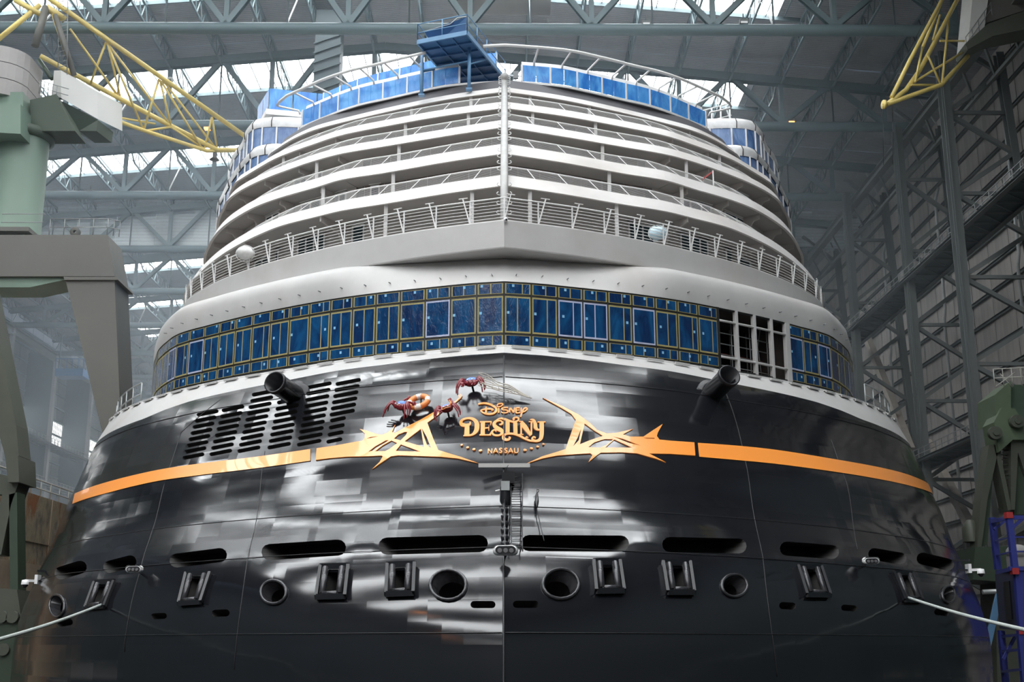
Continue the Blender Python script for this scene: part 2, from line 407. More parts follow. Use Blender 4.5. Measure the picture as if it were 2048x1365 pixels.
def pchip(xs, ys):
    xs = np.array(xs, float); ys = np.array(ys, float); h = np.diff(xs); de = np.diff(ys) / h; n = len(xs)
    m = np.zeros(n); m[0] = de[0]; m[-1] = de[-1]
    for i in range(1, n - 1):
        if de[i - 1] * de[i] > 0:
            w1 = 2 * h[i] + h[i - 1]; w2 = h[i] + 2 * h[i - 1]; m[i] = (w1 + w2) / (w1 / de[i - 1] + w2 / de[i])
    def f(x):
        x = min(max(x, xs[0]), xs[-1]); i = min(int(np.searchsorted(xs, x, 'right')) - 1, n - 2); t = (x - xs[i]) / h[i]
        return float(ys[i] * (1 + 2 * t) * (1 - t) ** 2 + h[i] * m[i] * t * (1 - t) ** 2 + ys[i + 1] * t * t * (3 - 2 * t) + h[i] * m[i + 1] * t * t * (t - 1))
    return f
# ------------------------------------------------------------------ the hall: floor first (large structure), see hall section below
# ------------------------------------------------------------------ hull surface: depth as a function of girth t and height H
XK = [0, 3, 6, 9, 12, 15, 17, 19, 20.5, 21.5, 22, 22.05]
TK = [0, 3.1, 6.35, 10.1, 13.95, 18.35, 21.55, 25.1, 28.5, 33.4, 42.5, 120]
LV = [(-9, 29.5, [0, 1.6, 3.5, 6.0, 9.0, 12.2, 14.6, 18.0, 21.0, 25.5, 34, 112]),
      (-1.5, 31.0, [0, 1.6, 3.5, 6.0, 9.0, 12.2, 14.6, 18.0, 21.0, 25.5, 34, 112]),
      (0.3, 31.5, [0, 1.5, 3.3, 5.8, 8.6, 11.8, 14.2, 17.6, 20.5, 25, 34, 112]),
      (2.4, 33.2, [0, 1.3, 3.0, 5.4, 8.1, 11.2, 13.6, 17.0, 20.2, 24.5, 33.5, 111]),
      (3.9, 36.0, [0, 1.0, 2.5, 4.5, 7.0, 10.2, 12.6, 15.7, 18.7, 23.3, 32.5, 110]),
      (6.1, 38.5, [0, .85, 2.1, 4.1, 6.4, 9.4, 11.8, 14.8, 18.0, 23, 32, 110]),
      (10.6, 43.6, [0, .95, 2.2, 4.2, 6.3, 9.0, 11.2, 14.2, 17.4, 22, 31, 109]),
      (11.0, 44.3, [0, 1.0, 2.3, 4.2, 6.2, 8.8, 11.0, 13.9, 17.2, 21.5, 31, 109])]
_fx = pchip(TK, XK)
_fdc = pchip([l[0] for l in LV], [l[1] for l in LV])
_fd = [pchip(TK, l[2]) for l in LV]
_hk = [l[0] for l in LV]
_tt = np.linspace(0, 45, 901); _xx = np.array([_fx(t) for t in _tt])
_dd = np.array([[f(t) for t in _tt] for f in _fd])
def hull_D(t, H):
    H = min(max(H, -9.0), 11.0); t = abs(t)
    i = min(max(int(np.searchsorted(_hk, H, 'right')) - 1, 0), len(_hk) - 2)
    u = (H - _hk[i]) / (_hk[i + 1] - _hk[i]); u = u * u * (3 - 2 * u) * 0.35 + u * 0.65
    if t < 45:
        k = t / 0.05; j = min(int(k), 899); a = k - j
        v = (1 - u) * ((1 - a) * _dd[i][j] + a * _dd[i][j + 1]) + u * ((1 - a) * _dd[i + 1][j] + a * _dd[i + 1][j + 1])
    else: v = (1 - u) * _fd[i](t) + u * _fd[i + 1](t)
    return _fdc(H) + v
def hull_P(t, H):
    x = _fx(abs(t)); return Vector((math.copysign(x, t), hull_D(t, H), H))
def hull_N(t, H):
    e = 0.05; t0 = t if abs(t) > 0.06 else (0.06 if t >= 0 else -0.06)
    a = hull_P(t0 + e, H) - hull_P(t0 - e, H); b = hull_P(t0, min(H + e, 11)) - hull_P(t0, H - e)
    n = a.cross(b).normalized(); return n if n.y < 0 or abs(t) > 25 else -n
def t_of_x(x):
    return math.copysign(float(np.interp(abs(x), _xx, _tt)), x)
def hull_hit(px, py):
    """where the sight line through a survey mark meets the hull: (t, H)"""
    r = ray(px, py)
    def g(y):
        k = y / r[1]; x = r[0] * k; z = r[2] * k
        if abs(x) > 21.9: return 1.0
        return y - hull_D(t_of_x(x), z)
    y0 = 26.0; y = y0
    while y < 90 and g(y) < 0: y0 = y; y += 0.5
    a, b = y0, y
    for _ in range(22):
        c = (a + b) / 2
        if g(c) < 0: a = c
        else: b = c
    k = b / r[1]; return t_of_x(r[0] * k), r[2] * k
def hull_off(t, H, o):
    return hull_P(t, H) + hull_N(t, H) * o

ship = thing('cruise_ship', 'huge cruise ship seen from astern with glossy black hull, orange band and white terraced decks', 'ship', (0, 45, -9))

# openings cut through the plating, as outlines in survey marks
def stadium(x0, y0, x1, y1, r, n=6):
    a = math.atan2(y1 - y0, x1 - x0); o = []
    for k in range(n + 1):
        t = a - math.pi / 2 + math.pi * k / n; o.append((x1 + r * math.cos(t), y1 + r * math.sin(t)))
    for k in range(n + 1):
        t = a + math.pi / 2 + math.pi * k / n; o.append((x0 + r * math.cos(t), y0 + r * math.sin(t)))
    return o
holes = []   # (kind, outline px, depth)
for x0, y0, x1, y1, r in [(122, 1147, 161, 1135, 13), (219, 1134.6, 261, 1124, 12.5), (353, 1122, 440, 1111, 14), (539, 1105, 676, 1096, 16),
        (774, 1093, 959, 1088, 17), (1058, 1087, 1242, 1088, 16), (1339, 1090, 1478, 1093, 15), (1573, 1098, 1664, 1105, 14), (1748, 1109, 1801, 1118, 12), (1845, 1118, 1896, 1130, 12)]:
    holes.append(('long', stadium(x0, y0, x1, y1, r), 1.2))
for x, y, a, r, sl in [(318, 1233, 10, 6, -.05), (441.5, 1227, 11, 7, -.05), (130, 1247, 10, 6, -.2), (966, 1210, 18, 7, 0), (1051.5, 1209.5, 19, 7, 0), (1575, 1212.5, 10, 7, .05), (1698, 1217, 10, 6, .08), (1883, 1226, 9, 6, .15)]:
    holes.append(('small', stadium(x - a, y - a * sl, x + a, y + a * sl, r), 0.5))
for x, y, rx, ry in [(115, 1213, 14, 21), (548, 1186, 24, 22), (897, 1172, 34, 28), (1121, 1170, 34, 28), (1468, 1173, 24, 21), (1896, 1190, 12, 16)]:
    holes.append(('round', [(x + rx * math.cos(2 * math.pi * k / 20), y + ry * math.sin(2 * math.pi * k / 20)) for k in range(20)], 1.0))
RECT = [((194, 1168), (233, 1166), (214, 1215), (176, 1218)), ((376, 1151), (424, 1150), (406, 1207), (362, 1210)), ((644, 1138), (699, 1137), (693, 1197), (636, 1198)), ((777, 1135), (831, 1133), (829, 1191), (775, 1193)),
        ((1185, 1128), (1237, 1128), (1245, 1186), (1190, 1187)), ((1323, 1130), (1377, 1130), (1385, 1189), (1332, 1189)), ((1592, 1137), (1638, 1138), (1656, 1194), (1609, 1193)), ((1783, 1149), (1820, 1149), (1840, 1204), (1805, 1203))]
for q in RECT:
    c = (sum(p[0] for p in q) / 4, sum(p[1] for p in q) / 4)
    holes.append(('rect', [(c[0] + (p[0] - c[0]) * .62, c[1] + (p[1] - c[1]) * .74) for p in q], 1.4))
LOUV = [((385, 443), (240, 885), 8, 112), ((645, 397), (520, 848), 8, 116), ((955, 237), (808, 815), 10, 118), ((1215, 317), (1118, 778), 8, 120), ((1530, 160), (1425, 748), 10, 126), ((1825, 125), (1764, 440), 6, 130), ((1720, 508), (1683, 725), 4, 82)]
for (x0, y0), (x1, y1), n, hl in LOUV:
    for k in range(n):
        x = x0 + (x1 - x0) * k / (n - 1); y = y0 + (y1 - y0) * k / (n - 1)
        x, y, a = 340 + x / 5.12, 740 + y / 5.12, hl / 5.12
        holes.append(('louver', stadium(x - a + 3.6, y + a * .165, x + a - 3.6, y - a * .165, 3.7, 4), 0.35))

# paint boundary between black and white
_pb = [(1005, 706), (930, 711), (845, 720), (760, 731), (674, 742), (549, 766), (446, 787), (380, 803), (330, 820), (288, 838), (250, 852)]
PBT, PBH = [], []
for px, py in _pb:
    t, H = hull_hit(px, py); PBT.append(abs(t)); PBH.append(H)
_o = np.argsort(PBT); PBT = list(np.array(PBT)[_o]); PBH = list(np.array(PBH)[_o])
PBT[0] = 0.0
def paintH(t): return min(float(np.interp(abs(t), PBT, PBH)), 10.85)

def build_hull():
    verts2, edges2 = [], []
    def loop(pts):
        b = len(verts2); verts2.extend(pts); n = len(pts); edges2.extend([(b + i, b + (i + 1) % n) for i in range(n)])
    loops = []
    for kind, out, dep in holes:
        p = [hull_hit(x, y) for x, y in out]; loops.append(p)
    ts = sorted(set([round(x, 3) for x in list(np.arange(0, 30.01, 0.5)) + list(np.arange(31, 46, 1.5)) + [50, 60, 75, 95, 118]]))
    ts = sorted(set(ts + [-t for t in ts]))
    Hs = [-9, -8, -7, -6, -5, -4, -3, -2] + list(np.arange(-1.5, 11.01, 0.5)); Hs[-1] = 11.0
    # outer boundary and paint line as constraints
    T0, T1 = ts[0], ts[-1]
    bd = [(t, -9.0) for t in ts] + [(T1, H) for H in Hs[1:]] + [(t, 11.0) for t in reversed(ts[:-1])] + [(T0, H) for H in reversed(Hs[1:-1])]
    loop(bd)
    b = len(verts2)
    pl = [(t, paintH(t)) for t in ts]; verts2.extend(pl); edges2.extend([(b + i, b + i + 1) for i in range(len(pl) - 1)])
    b = len(verts2)
    sl = [(0.0, H) for H in Hs]; verts2.extend(sl); edges2.extend([(b + i, b + i + 1) for i in range(len(sl) - 1)])
    hb = []
    for p in loops: hb.append(len(verts2)); loop(p)
    boxes = [(min(q[0] for q in p) - .12, max(q[0] for q in p) + .12, min(q[1] for q in p) - .1, max(q[1] for q in p) + .1) for p in loops]
    for t in ts[1:-1]:
        if t == 0: continue
        for H in Hs[1:-1]:
            if abs(H - paintH(t)) < 0.12: continue
            if any(x0 < t < x1 and h0 < H < h1 for x0, x1, h0, h1 in boxes): continue
            verts2.append((t, H))
    ov, oe, of, _, _, _ = delaunay_2d_cdt([Vector(v) for v in verts2], edges2, [], 0, 1e-5)
    ov = [(v[0], v[1]) for v in ov]
    def inside(p, poly):
        x, y = p; c = False; j = len(poly) - 1
        for i in range(len(poly)):
            xi, yi = poly[i]; xj, yj = poly[j]
            if (yi > y) != (yj > y) and x < (xj - xi) * (y - yi) / (yj - yi) + xi: c = not c
            j = i
        return c
    lowf, upf = [], []
    for f in of:
        c = (sum(ov[i][0] for i in f) / len(f), sum(ov[i][1] for i in f) / len(f))
        if not (T0 < c[0] < T1): continue
        if any(x0 < c[0] < x1 and h0 < c[1] < h1 and inside(c, p) for (x0, x1, h0, h1), p in zip(boxes, loops)): continue
        a = [Vector(ov[i]) for i in f]
        ar = (a[1] - a[0]).cross(a[2] - a[0]) if len(a) >= 3 else 1
        if ar < 0: f = list(f)[::-1]
        (upf if c[1] > paintH(c[0]) else lowf).append(list(f))
    o0 = ORIG[ship.name]
    P3 = [hull_P(*v) for v in ov]; N3 = [hull_N(*v) for v in ov]
    for name, fs, mt, lab in (('hull', lowf, 'hull', 'glossy black plated hull'), ('bulwark', upf, 'white', 'white painted upper strake')):
        used = sorted(set(i for f in fs for i in f)); mp = {k: i for i, k in enumerate(used)}
        me = bpy.data.meshes.new(name)
        me.from_pydata([tuple(P3[i] - o0) for i in used], [], [[mp[i] for i in f] for f in fs])
        me.materials.append(M[mt])
        uv = me.uv_layers.new(name='girth')
        for lp in me.loops:
            t, H = ov[used[lp.vertex_index]]; uv.data[lp.index].uv = (t, H)
        me.polygons.foreach_set('use_smooth', [True] * len(me.polygons))
        me.update()
        # two-sided normals at the centre crease
        nl = []
        for poly in me.polygons:
            ct = sum(ov[used[me.loops[li].vertex_index]][0] for li in poly.loop_indices)
            for li in poly.loop_indices:
                k = used[me.loops[li].vertex_index]; t, H = ov[k]
                n = N3[k] if abs(t) > 0.05 else hull_N(0.07 if ct > 0 else -0.07, H)
                if n.dot(Vector(poly.normal)) < 0: n = -n
                nl.append((poly.index, li, n))
        arr = [None] * len(me.loops)
        for _, li, n in nl: arr[li] = tuple(n)
        me.normals_split_custom_set(arr)
        link(name, me, ship, lab)
    # opening linings
    groups = {}
    for (kind, out, dep), p in zip(holes, loops):
        mb = MB(); n = len(p)
        cx = sum(q[0] for q in p) / n; cy = sum(q[1] for q in p) / n
        nrm = hull_N(cx, cy); dirv = Vector((nrm.x, nrm.y, 0)).normalized() if kind in ('long', 'rect') else nrm
        front = [hull_off(t, H, 0.004) for t, H in p]; back = [q - dirv * dep for q in front]
        mb.loft([front, back], closed=True, smooth=False)
        mb.add(back, [tuple(range(n))])
        nm = {'long': 'deck_opening', 'small': 'freeing_port', 'round': 'chock_pipe', 'rect': 'fairlead_pocket', 'louver': 'vent_slot'}[kind]
        mb.build(nm, 'void', ship)
        if kind == 'round':
            rim = MB(); pts = [hull_off(cx + (t - cx) * 1.06, cy + (H - cy) * 1.06, 0.03) for t, H in p]
            rim.path(pts, 0.05, 6, closed=True)
            inner = [q - dirv * 0.35 + (Vector(hull_P(cx, cy)) - q) * 0.18 for q in front]
            rim.loft([front, inner], closed=True)
            rim.build('chock_rim', 'chrome_black', ship)
    return loops
M['chrome_black'] = mat('burnished_black', (0.05, 0.05, 0.055), 0.22, metal=0.3, var=0.4, scale=3)
loops = build_hull()

# fairlead frames with rollers
for q in RECT:
    P_ = [hull_hit(*p) for p in q]
    A, B_, C_, D_ = [hull_off(t, H, 0.10) for t, H in P_]
    fr = MB()
    for a, b in ((A, B_), (B_, C_), (C_, D_), (D_, A)): fr.beam(a, b, 0.09, 0.16)
    f = fr.build('fairlead_frame', 'black', ship)
    for s in (0.2, 0.8):
        rl = MB(); a = A.lerp(B_, s) ; b = D_.lerp(C_, s); rl.tube(a.lerp(b, .06), a.lerp(b, .94), 0.10, 10); rl.build('roller', 'chrome_black', f)
    rl = MB(); a = D_.lerp(A, .1).lerp(C_, .18); b = C_.lerp(B_, .1).lerp(D_, .18); rl.tube(a, b, 0.09, 10); rl.build('sill_roller', 'chrome_black', f)

# raised welds
def weld(pts, r=0.018, name='weld_seam'):
    mb = MB(); mb.path([hull_off(t, H, 0.008) for t, H in pts], r, 5); mb.build(name, 'seam', ship)
M['seam'] = mat('weld_seam_paint', (0.02, 0.02, 0.023), 0.35)
def span(t0, t1, n=60): return [t0 + (t1 - t0) * k / n for k in range(n + 1)]
for H in (0.30, 2.62, 4.05, 9.3):
    for s in (-1, 1): weld([(s * t, H) for t in span(0.05, 27)], 0.012)
for pts in ([(362, 866), (303, 1067), (278, 1151), (248, 1305)], [(530, 903), (512, 1045), (486, 1184), (468, 1340)], [(1440, 760), (1478, 866), (1509, 1038), (1534, 1195), (1554, 1355)], [(1662, 880), (1700, 1000), (1715, 1100)], [(440, 800), (362, 866)]):
    pp = [hull_hit(*p) for p in pts]; pp = catmull(pp, 8); weld(pp, 0.009)
weld([(0.0, H) for H in span(-8.9, 10.4, 30)], 0.03, 'stem_seam')

# orange bands
def strip_part(top, bot, name='orange_band', n=40, off=0.02):
    tp = [hull_hit(*p) for p in top]; bt = [hull_hit(*p) for p in bot]
    def samp(pts, k):
        ts_ = [p[0] for p in pts]; hs = [p[1] for p in pts]
        o_ = np.argsort(ts_); return float(np.interp(k, np.array(ts_)[o_], np.array(hs)[o_]))
    a0, a1 = tp[0][0], tp[-1][0]; b0, b1 = bt[0][0], bt[-1][0]; mb = MB(); rows = [[], [], [], []]
    for k in range(n + 1):
        u = k / n; ta = a0 + (a1 - a0) * u; tb = b0 + (b1 - b0) * u
        ha, hb_ = samp(tp, ta), samp(bt, tb)
        for j in range(4):
            v = j / 3; rows[j].append(hull_off(ta + (tb - ta) * v, ha + (hb_ - ha) * v, off))
    mb.loft(rows); mb.build(name, 'orange', ship)
strip_part(catmull([(621, 899.5), (512, 915), (420, 926), (333, 938), (270, 951), (219, 964), (180, 976), (150, 988)], 4), catmull([(621, 923), (512, 938), (420, 949), (329, 961), (270, 973), (219, 986), (175, 998), (145, 1009)], 4))
strip_part(catmull([(1395, 887), (1478, 893), (1560, 902), (1677, 921), (1750, 934), (1805, 947), (1845, 962), (1866, 975)], 4), catmull([(1398, 915), (1478, 922), (1560, 930), (1677, 946), (1750, 958), (1805, 969), (1845, 980), (1866, 988)], 4))

def poly_relief(name, outer, hls, conv, mt='orange', off=0.03, parent=None, step=7.0, label=None):
    """a cut-out sheet laid on the hull: outline and holes in survey marks"""
    vs = []; es = []
    def lp(p):
        b = len(vs); n = len(p); vs.extend(p); es.extend([(b + i, b + (i + 1) % n) for i in range(n)])
    O = [conv(*p) for p in outer]; Hh = [[conv(*p) for p in h] for h in hls]
    def dens(p):
        r = []
        for i in range(len(p)):
            a, b = p[i], p[(i + 1) % len(p)]; d = math.hypot(b[0] - a[0], b[1] - a[1]); n = max(1, int(d / step))
            for k in range(n): r.append((a[0] + (b[0] - a[0]) * k / n, a[1] + (b[1] - a[1]) * k / n))
        return r
    O = dens(O); Hh = [dens(h) for h in Hh]; lp(O)
    for h in Hh: lp(h)
    ov, oe, of, _, _, _ = delaunay_2d_cdt([Vector(v) for v in vs], es, [], 0, 1e-6)
    def inside(p, poly):
        x, y = p; c = False; j = len(poly) - 1
        for i in range(len(poly)):
            xi, yi = poly[i]; xj, yj = poly[j]
            if (yi > y) != (yj > y) and x < (xj - xi) * (y - yi) / (yj - yi) + xi: c = not c
            j = i
        return c
    faces = []
    for f in of:
        c = (sum(ov[i][0] for i in f) / len(f), sum(ov[i][1] for i in f) / len(f))
        if inside(c, O) and not any(inside(c, h) for h in Hh): faces.append(tuple(f))
    top = []
    th = [hull_hit(v[0], v[1]) for v in ov]
    top = [hull_off(t, H, off) for t, H in th]; bot = [hull_off(t, H, -0.03) for t, H in th]
    mb = MB(); n = len(top); mb.add(top, faces); mb.add(bot, [])
    cnt = {}
    for f in faces:
        for i in range(len(f)):
            e = (f[i], f[(i + 1) % len(f)]); k = tuple(sorted(e)); cnt.setdefault(k, []).append(e)
    for k, l in cnt.items():
        if len(l) == 1: a, b = l[0]; mb.face((b, a, n + a, n + b))
    return mb.build(name, mt, parent or ship, label=label)
WL = [(-610, 950), (-300, 905), (0, 850), (120, 830), (160, 785), (160, 710), (80, 640), (200, 670), (330, 715), (430, 735), (520, 700), (600, 640), (650, 570), (600, 690), (640, 705), (800, 620), (1050, 495), (1300, 350), (1500, 255), (1610, 195), (1670, 140), (1660, 100), (1700, 75), (1725, 110), (1700, 150), (1620, 215), (1480, 290), (1330, 420), (1165, 540), (1260, 800), (1340, 980), (1500, 1030), (1700, 1090), (1980, 1190), (1650, 1115), (1400, 1090), (1000, 1075), (700, 1065), (580, 1080), (430, 1180), (280, 1285), (400, 1170), (450, 1080), (430, 1068), (200, 1080), (-100, 1085), (-400, 1110), (-626, 1140)]
WLH = [[(215, 1010), (330, 920), (500, 825), (550, 822), (420, 900), (290, 990)], [(325, 1000), (450, 905), (590, 828), (680, 870), (560, 960), (490, 997)], [(630, 795), (700, 730), (800, 690), (845, 688), (820, 740), (735, 825)], [(800, 840), (930, 740), (1060, 640), (1110, 930)], [(655, 995), (740, 890), (1050, 1005)], [(1075, 630), (1150, 760), (1225, 950), (1160, 900), (1110, 760)], [(190, 800), (250, 770), (380, 762)]]
poly_relief('web_emblem', WL, WLH, lambda x, y: (710 + x / 8.028, 780 + y / 8.028), label='orange jagged emblem pointing up to the right')
WR = [(80, 1020), (300, 920), (500, 860), (620, 820), (660, 700), (760, 420), (700, 340), (540, 245), (310, 120), (590, 240), (800, 350), (960, 470), (1050, 560), (1180, 605), (1300, 600), (1540, 545), (1400, 620), (1500, 650), (1680, 650), (1800, 570), (1945, 475), (1880, 590), (1865, 640), (1900, 690), (2048, 705), (2376, 727), (2390, 908), (2048, 885), (1760, 880), (1990, 1000), (1850, 950), (1600, 880), (1400, 865), (1100, 870), (1040, 910), (930, 1000), (985, 900), (960, 878), (760, 890), (500, 910), (300, 950)]
WRH = [[(720, 785), (790, 650), (835, 530), (800, 700)], [(880, 470), (815, 755), (950, 700), (1130, 640), (1010, 565)], [(930, 795), (1010, 730), (1150, 685), (1270, 685), (1180, 760), (1095, 800)], [(1160, 800), (1285, 690), (1530, 800)], [(1270, 650), (1400, 680), (1650, 775), (1480, 735)], [(1680, 665), (1830, 668), (1840, 680), (1720, 676)]]
poly_relief('web_emblem', WR, WRH, lambda x, y: (1040 + x / 6.827, 780 + y / 6.827), label='orange jagged emblem pointing up to the left')

# lettering: strokes of varying width, raised on the hull
LS = 10.5
def cv(x, y): return 910 + x / LS, 795 + y / LS
def letter(name, strokes, label=None, off=0.035):
    mb = MB()
    for st in strokes:
        w = st[0][2]; pts = []
        for p in st:
            if len(p) > 2: w = p[2]
            pts.append((p[0], p[1], w))
        c = catmull(pts, 6) if len(pts) > 2 else [tuple(pts[0][i] + (pts[-1][i] - pts[0][i]) * k / 6 for i in range(3)) for k in range(7)]
        L_, R_ = [], []
        for i in range(len(c)):
            a = c[max(i - 1, 0)]; b = c[min(i + 1, len(c) - 1)]; dx, dy = b[0] - a[0], b[1] - a[1]; d = math.hypot(dx, dy) or 1; w_ = c[i][2] * (.46 if c[i][2] > 40 else .5)
            L_.append((c[i][0] - dy / d * w_, c[i][1] + dx / d * w_)); R_.append((c[i][0] + dy / d * w_, c[i][1] - dx / d * w_))
        rows = [[], [], [], []]
        for l, r in zip(L_, R_):
            tl, tr = hull_hit(*cv(*l)), hull_hit(*cv(*r))
            rows[0].append(hull_off(*tl, -0.02)); rows[1].append(hull_off(*tl, off)); rows[2].append(hull_off(*tr, off)); rows[3].append(hull_off(*tr, -0.02))
        mb.loft(rows, smooth=False)
        for e in (0, -1): mb.add([rows[j][e] for j in range(4)], [(0, 1, 2, 3)])
    return mb.build(name, 'orange', ship, label=label)
SM = 26
letter('letter', [[(490, 160, 30), (620, 140, 38), (760, 175, 40), (860, 240, 45), (870, 300, 48), (820, 350, 40), (730, 370, 35), (630, 355, 32), (555, 310, 28), (560, 285, 26), (640, 268, 28), (740, 262, 30), (800, 275, 30), (770, 298, 20)], [(658, 215, 30), (655, 300, 42), (655, 378, 45)]], 'orange letter D, small, upper line')
letter('letter', [[(922, 240, 32), (920, 340, 36)], [(890, 215, 20), (900, 165, 22), (970, 148, 24), (1008, 160, 22), (985, 195, 20), (930, 215, 20), (890, 212, 18)]], 'orange letter I, small, upper line')
letter('letter', [[(1110, 232, SM), (1040, 232), (985, 252), (1010, 278), (1080, 287), (1110, 308), (1085, 338), (1020, 345, 24), (970, 325, 20)]], 'orange letter S, small, upper line')
letter('letter', [[(1142, 335, 32), (1150, 240, 28)], [(1160, 240, 30), (1232, 335, 32)], [(1232, 335, 28), (1245, 232, 24)]], 'orange letter N, small, upper line')
letter('letter', [[(1355, 240, SM), (1290, 240), (1278, 262, 30), (1280, 325, 30), (1300, 345, 28), (1370, 335, 24)], [(1285, 290, 22), (1350, 282, 20)]], 'orange letter E, small, upper line')
letter('letter', [[(1390, 235, 26), (1385, 285), (1400, 320, 30), (1440, 320), (1490, 290), (1510, 255), (1480, 240), (1440, 260), (1400, 340, 36), (1375, 428, 30)]], 'orange letter Y, small, upper line')
letter('letter', [[(320, 530, 26), (322, 575, 40), (285, 595, 60), (230, 605, 70), (150, 590, 85), (128, 545, 70), (160, 490, 50), (260, 458, 42), (370, 470, 60), (450, 540, 95), (465, 640, 108), (440, 730, 90), (370, 800, 50), (280, 818, 32)], [(258, 620, 105), (252, 815, 120)], [(178, 824, 22), (330, 824, 22)]], 'large orange letter D')
letter('letter', [[(590, 530, 95), (585, 800, 95)], [(525, 532, 24), (775, 530, 26)], [(765, 530, 28), (745, 600, 6)], [(630, 665, 30), (715, 655, 22)], [(715, 600, 8), (712, 720, 16)], [(515, 808, 26), (760, 808, 26)], [(740, 805, 40), (775, 720, 8)]], 'large orange letter E')
letter('letter', [[(935, 590, 24), (985, 580, 45), (1000, 540, 34), (950, 508, 30), (860, 525, 55), (825, 590, 80), (880, 660, 95), (975, 715, 92), (990, 770, 65), (930, 815, 38), (830, 810, 42), (785, 760, 42), (800, 715, 32), (850, 705, 34), (868, 740, 24)]], 'large orange letter S')
letter('letter', [[(870, 495, 14), (960, 460, 34), (1050, 480, 46), (1150, 515, 42), (1240, 535, 36), (1320, 505, 34), (1325, 455, 30), (1270, 438, 32), (1222, 465, 36), (1245, 492, 40)], [(1100, 490, 95), (1100, 760, 95)]], 'large orange letter T')
letter('letter', [[(1262, 545, 92), (1268, 790, 92)]], 'large orange letter I')
letter('letter', [[(1385, 560, 34), (1385, 795, 34)], [(1338, 798, 18), (1435, 798, 18)], [(1385, 540, 85), (1480, 660, 105), (1590, 820, 50)], [(1602, 530, 36), (1602, 800, 30)], [(1545, 530, 20), (1655, 530, 20)], [(1340, 525, 20), (1420, 525, 20)]], 'large orange letter N')
letter('letter', [[(1570, 485, 14), (1640, 495, 50), (1680, 570, 78), (1690, 650, 82), (1740, 700, 42), (1790, 685, 28)], [(1815, 530, 100), (1818, 700, 98), (1812, 830, 92), (1780, 905, 75), (1710, 935, 55), (1640, 922, 52), (1618, 880, 38), (1650, 850, 32), (1690, 872, 32)], [(1730, 535, 24), (1898, 535, 24)], [(1700, 945, 28), (1620, 938, 30), (1550, 922, 40), (1450, 880, 46), (1340, 820, 50), (1200, 783, 46), (1070, 790, 46), (1015, 845, 58), (1045, 900, 66), (1120, 905, 50), (1155, 868, 34), (1120, 852, 22)], [(1470, 890, 26), (1498, 850, 30), (1535, 868, 16)]], 'large orange letter Y with a long curled tail')
W_ = 19
letter('letter', [[(700, 1192, W_), (704, 1095, W_)], [(704, 1097, W_), (776, 1190, W_)], [(776, 1190, W_), (780, 1093, W_)]], 'small letter N of the port name', 0.03)
for x0 in (815, 1120):
    letter('letter', [[(x0, 1192, W_), (x0 + 44, 1095, W_)], [(x0 + 44, 1095, W_), (x0 + 90, 1192, W_)], [(x0 + 18, 1162, 15), (x0 + 72, 1162, 15)]], 'small letter A of the port name', 0.05)
for x0 in (932, 1030):
    letter('letter', [[(x0 + 62, 1108, W_), (x0 + 35, 1096), (x0 + 8, 1115), (x0 + 30, 1140), (x0 + 58, 1160), (x0 + 40, 1188), (x0 + 4, 1180)]], 'small letter S of the port name', 0.05)
letter('letter', [[(1245, 1093, W_), (1245, 1160), (1262, 1187), (1300, 1187), (1318, 1160), (1318, 1093)]], 'small letter U of the port name', 0.05)
for x, y, r in [(145, 1025, 28), (270, 1075, 32), (402, 1115, 34), (540, 1142, 38), (1466, 1130, 36), (1602, 1095, 33), (1733, 1057, 30), (1855, 1005, 25)]:
    t, H = hull_hit(*cv(x, y)); c = hull_P(t, H); n = hull_N(t, H); mb = MB(); mb.tube(c - n * .02, c + n * .05, r / LS * 38 / FPX * 1.02, 16); mb.build('dot', 'orange', ship)
